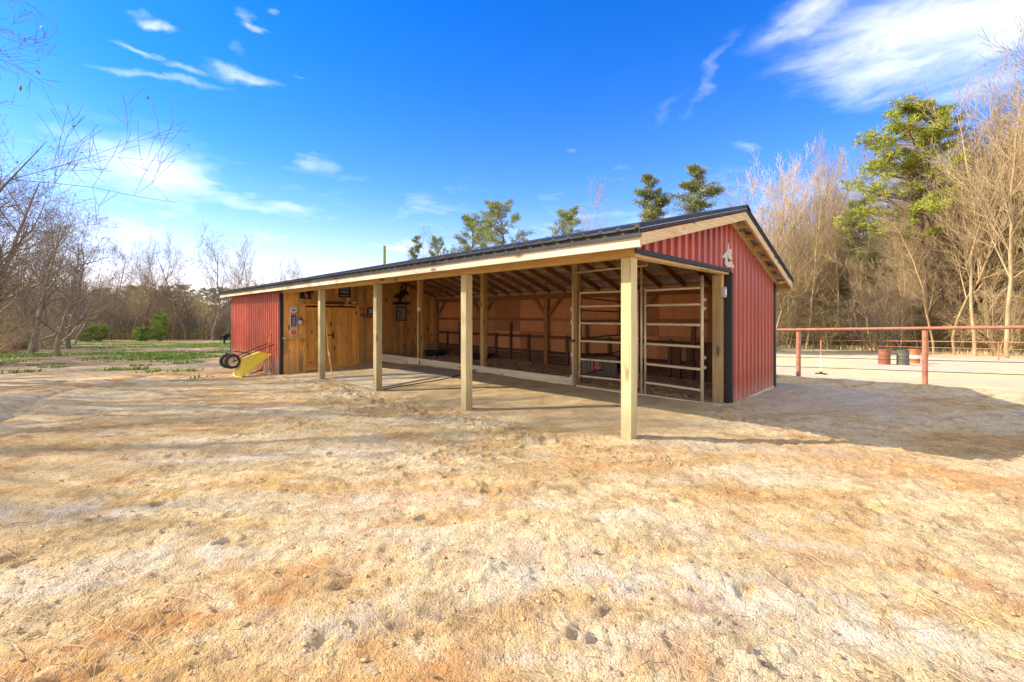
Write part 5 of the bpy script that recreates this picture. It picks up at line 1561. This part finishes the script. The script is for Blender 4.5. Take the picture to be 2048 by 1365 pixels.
# underbrush as one mass per side, and the far woods
def brush(name, pts, hmax, m, label, seed, w_=.02):
    r_ = np.random.default_rng(seed); n = len(pts); P = np.array(pts)
    L = hmax * r_.uniform(.35, 1, n); a = r_.uniform(0, 6.283, n); t = r_.uniform(.1, .75, n)
    d = np.stack([np.cos(a) * t, np.sin(a) * t, np.ones(n)], 1); d /= np.linalg.norm(d, axis=1, keepdims=True)
    b_ = np.stack([np.cos(a + 1.3), np.sin(a + 1.3), -.15 + 0 * a], 1) * .28
    p1 = P + d * (L * .5)[:, None]; p2 = P + (d + b_) * L[:, None]
    s_ = np.stack([-np.sin(a), np.cos(a), 0 * a], 1) * w_ * r_.uniform(.5, 1.3, n)[:, None]
    V_ = np.stack([P - s_, P + s_, p1 + s_ * .7, p1 - s_ * .7, p2 + s_ * .2, p2 - s_ * .2], 1).reshape(-1, 3)
    b0 = np.arange(n)[:, None] * 6; F_ = np.concatenate([b0 + [[0, 1, 2, 3]], b0 + [[3, 2, 4, 5]]], 0)
    o = bpy.data.objects.new(name, np_mesh(name, V_, F_, m)); C.objects.link(o); return tag(o, label, kind='stuff')


def brush_pts(n, pxr, yr, seed):
    r_ = random.Random(seed); o = []
    for _ in range(n):
        px = r_.uniform(*pxr); Y = yr(px) + abs(r_.gauss(0, 6)); x = (px - 1024) / F * Y; o.append((x, Y, gh(x, Y)))
    return o


yR = lambda px: float(np.interp(px, [1400, 1627, 1733, 1856, 1997, 2250], [64, 57, 53, 46, 42, 37]))
brush('underbrush', brush_pts(15000, (1380, 2250), yR, 1), 3.6, L_OLIVE, 'olive and tan underbrush along the woods beyond the arena', 1, .018)
brush('dry_brush', brush_pts(15000, (1380, 2250), lambda p: yR(p) + 1, 2), 6.5, B_TAN, 'dry twiggy thicket along the woods beyond the arena', 2, .022)
brush('dry_brush', brush_pts(9000, (1750, 2300), lambda p: yR(p) + 6, 12), 10, B_PALE, 'tall pale twiggy thicket deep in the woods beyond the arena', 12, .03)
brush('underbrush', brush_pts(9000, (-150, 760), lambda p: 84, 3), 3.4, L_OLIVE, 'olive underbrush behind the pasture fence', 3, .035)
brush('dry_brush', brush_pts(9000, (-150, 760), lambda p: 88, 4), 7, B_GREY, 'dry thicket behind the pasture fence', 4, .04)
brush('dry_brush', brush_pts(6000, (-190, 110), lambda p: 36 + max(0, p) * .25, 5), 3.0, B_TAN, 'tangled dry brush at the side of the pasture', 5, .018)
brush('tall_grass', brush_pts(9000, (1380, 2250), lambda p: yR(p) - 1.5, 6), .7, M_FLAX, 'dry tall grass at the foot of the far arena fence', 6, .02)
# distant wooded rise that closes the view between the trees


def fn_far(h, b):
    co = h.n('ShaderNodeTexCoord').outputs['Object']
    n = h.noise(h.mapping(co, (1, 1, .35)), .9, 7, .7)
    return h.ramp(n, [(.3, (.20, .16, .115)), (.5, (.38, .31, .23)), (.68, (.52, .43, .33))])
M_FAR = mat('far_wood_mass', fn_far, 1, 0, 0)


def far_woods(name, pts, hgt, label, seed):
    """a thick ragged bank of far twigs: many small facets over a rising core"""
    r_ = np.random.default_rng(seed); V_ = []; 
    n = 26000; seg = r_.integers(0, len(pts) - 1, n); t = r_.random(n); A_ = np.array(pts)
    P = A_[seg] * (1 - t[:, None]) + A_[seg + 1] * t[:, None]
    P = P + r_.normal(0, 5, (n, 2)); H_ = hgt * (.72 + .5 * fbm(P[:, 0], P[:, 1], .06, seed, 3)) * r_.random(n) ** .75
    c = np.stack([P[:, 0], P[:, 1], -3.6 + H_], 1); a = r_.normal(0, .5, (n, 3)); b_ = r_.normal(0, .5, (n, 3))
    V_ = np.stack([c - a, c + b_, c + a * 1.4], 1).reshape(-1, 3)
    o = bpy.data.objects.new(name, np_mesh(name, V_, np.arange(n * 3).reshape(-1, 3), M_FAR)); C.objects.link(o); return tag(o, label, kind='stuff')


far_woods('far_woods', [(-170, 125), (-110, 140), (-40, 142), (30, 140)], 8.5, 'distant woods closing the pasture', 7)
far_woods('far_woods', [(38, 118), (62, 100), (85, 88), (110, 70), (122, 40)], 15, 'deep woods behind the arena trees', 8)

# ------------------------------------------------------------------ loose clods, straw and leaves on the yard
def scatter(n, xr, yr, seed, keep=None):
    r_ = random.Random(seed); o = []
    while len(o) < n:
        Y = yr[0] + (yr[1] - yr[0]) * r_.random() ** 1.6; x = r_.uniform(-1.3, 1.3) * (Y + 1)
        if not xr[0] < x < xr[1]: continue
        v_, u_ = uv_of(x, Y)
        if v_ > -.05 and u_ > -.05: continue
        if keep and r_.random() > keep(x, Y): continue
        o.append((x, Y))
    return o


def clods(pts, smin, smax, m, name, label, seed):
    r_ = np.random.default_rng(seed)
    ico = np.array([(0, 0, 1), (.9, 0, .4), (.28, .85, .4), (-.72, .53, .4), (-.72, -.53, .4), (.28, -.85, .4), (.72, .53, -.4), (-.28, .85, -.4), (-.9, 0, -.4), (-.28, -.85, -.4), (.72, -.53, -.4), (0, 0, -1)])
    fc = np.array([(0, 1, 2), (0, 2, 3), (0, 3, 4), (0, 4, 5), (0, 5, 1), (1, 6, 2), (2, 7, 3), (3, 8, 4), (4, 9, 5), (5, 10, 1), (6, 7, 2), (7, 8, 3), (8, 9, 4), (9, 10, 5), (10, 6, 1)])
    n = len(pts); s_ = smin + (smax - smin) * r_.random(n) ** 7
    z = np.array([gh(x, y) for x, y in pts]); c = np.c_[np.array(pts), z + s_ * .25]
    sc3 = s_[:, None] * np.stack([r_.uniform(.8, 1.6, n), r_.uniform(.7, 1.2, n), r_.uniform(.45, .8, n)], 1)
    V_ = ico[None] * sc3[:, None] * (1 + r_.normal(0, .30, (n, 12, 1)))
    a = r_.uniform(0, 6.28, n); ca, sa = np.cos(a)[:, None], np.sin(a)[:, None]
    V_ = np.stack([V_[..., 0] * ca - V_[..., 1] * sa, V_[..., 0] * sa + V_[..., 1] * ca, V_[..., 2]], -1) + c[:, None]
    F_ = (fc[None] + np.arange(n)[:, None, None] * 12).reshape(-1, 3)
    o = bpy.data.objects.new(name, np_mesh(name, V_.reshape(-1, 3), F_, m)); C.objects.link(o); return tag(o, label, kind='stuff')


def fn_clod(h, b):
    co = h.n('ShaderNodeTexCoord').outputs['Object']; n = h.noise(co, .9, 4); n2 = h.noise(co, 60, 3)
    bump(h, b, n2, .5, .01)
    c = h.ramp(n, [(.35, (.42, .27, .14)), (.5, (.52, .40, .25)), (.62, (.48, .28, .13))])
    return h.mix(h.m('MULTIPLY', h.smooth(h.noise(co, 7, 3), .5, .62), .8), c, (.30, .19, .11))
M_CLOD = mat('soil_clod', fn_clod, .95, 0, .1)
clods(scatter(9000, (-12, 12), (1.4, 13), 3), .0025, .013, M_CLOD, 'soil_clods', 'small clods of soil strewn over the yard', 4)


def drip_keep(x, y): v_, u_ = uv_of(x, y); return math.exp(-((v_ + .45) / .25) ** 2)
clods(scatter(2200, (-9, 2), (4.2, 13), 8, drip_keep), .003, .017, M_CLOD, 'soil_clods', 'broken clods along the drip line of the eave', 9)


def straws(pts, lmin, lmax, w_, m, name, label, seed):
    r_ = random.Random(seed); segs = []
    for x, y in pts:
        L = r_.uniform(lmin, lmax) / 2; a = r_.gauss(2.4, .8); dx_, dy_ = math.cos(a) * L, math.sin(a) * L
        z0_, z1_ = gh(x - dx_, y - dy_) + .006 + r_.random() * .012, gh(x + dx_, y + dy_) + .006 + r_.random() * .03
        segs.append(((x - dx_, y - dy_, z0_), (x + dx_, y + dy_, z1_), w_, w_ * .7))
    V_, F_ = tubes_np(segs, 3); o = bpy.data.objects.new(name, np_mesh(name, V_, F_, m)); C.objects.link(o); return tag(o, label, kind='stuff')


def straw_keep(x, y): return .12 + .88 * float(sstep(fbm(np.array([x]), np.array([y]), .9, 77, 2), .5, .7)[0])
straws(scatter(1500, (-7, 9), (1.4, 8), 12, straw_keep), .04, .22, .0016, M_FLAX, 'straw', 'pale straw stalks scattered over the yard', 13)
M_TWIG = plain('dark_twig', (.10, .06, .035), .8)
straws(scatter(800, (-8, 9), (1.4, 9), 15), .015, .07, .0016, M_TWIG, 'twigs', 'short dark twigs and bark bits on the yard', 16)
# dry leaves
r_ = np.random.default_rng(19); LP = scatter(150, (-9, 10), (1.5, 10), 20); V_ = []; F_ = []
for i, (x, y) in enumerate(LP):
    a = r_.uniform(0, 6.28); s_ = r_.uniform(.010, .024); z_ = gh(x, y) + .008; c_, d_ = math.cos(a), math.sin(a)
    for px_, py_, pz_ in ((-1, 0, 0), (-.3, .55, .35), (.5, .45, .2), (1.1, 0, .5), (.5, -.5, .25), (-.3, -.5, .3)):
        V_.append((x + (px_ * c_ - py_ * d_) * s_, y + (px_ * d_ + py_ * c_) * s_, z_ + pz_ * s_))
    b0 = i * 6; F_ += [(b0, b0 + 1, b0 + 2, b0 + 3), (b0, b0 + 3, b0 + 4, b0 + 5)]
o = bpy.data.objects.new('dry_leaves', np_mesh('dry_leaves', np.array(V_), np.array(F_), plain('dry_leaf', (.22, .13, .08), .8))); C.objects.link(o); tag(o, 'curled dry leaves lying on the yard', kind='stuff')
# green weeds in the pasture
GP = []
rg = random.Random(44)
while len(GP) < 26000:
    Y = rg.uniform(13, 80); px = rg.uniform(-60, 470); x = (px - 1024) / F * Y
    i = min(np.searchsorted(GX, x), nx_ - 1); j = min(np.searchsorted(GY, Y), ny_ - 1)
    if grass[i, j] < rg.uniform(.25, 1): continue
    GP.append((x, Y, gh(x, Y)))
brush('pasture_grass', GP, .16, L_GREEN, 'fresh green grass tufts in the pasture', 45, .03)
# bedding shavings in the stall
SP = []
for _ in range(7000):
    v_, u_ = random.uniform(3.15, 5.8), random.uniform(.1, 12.0); p = W(v_, u_); SP.append((p.x, p.y))
straws(SP, .02, .07, .006, plain('wood_shaving', (.55, .37, .21), .8), 'wood_shavings', 'wood shavings bedding spread behind the baseboard', 21)
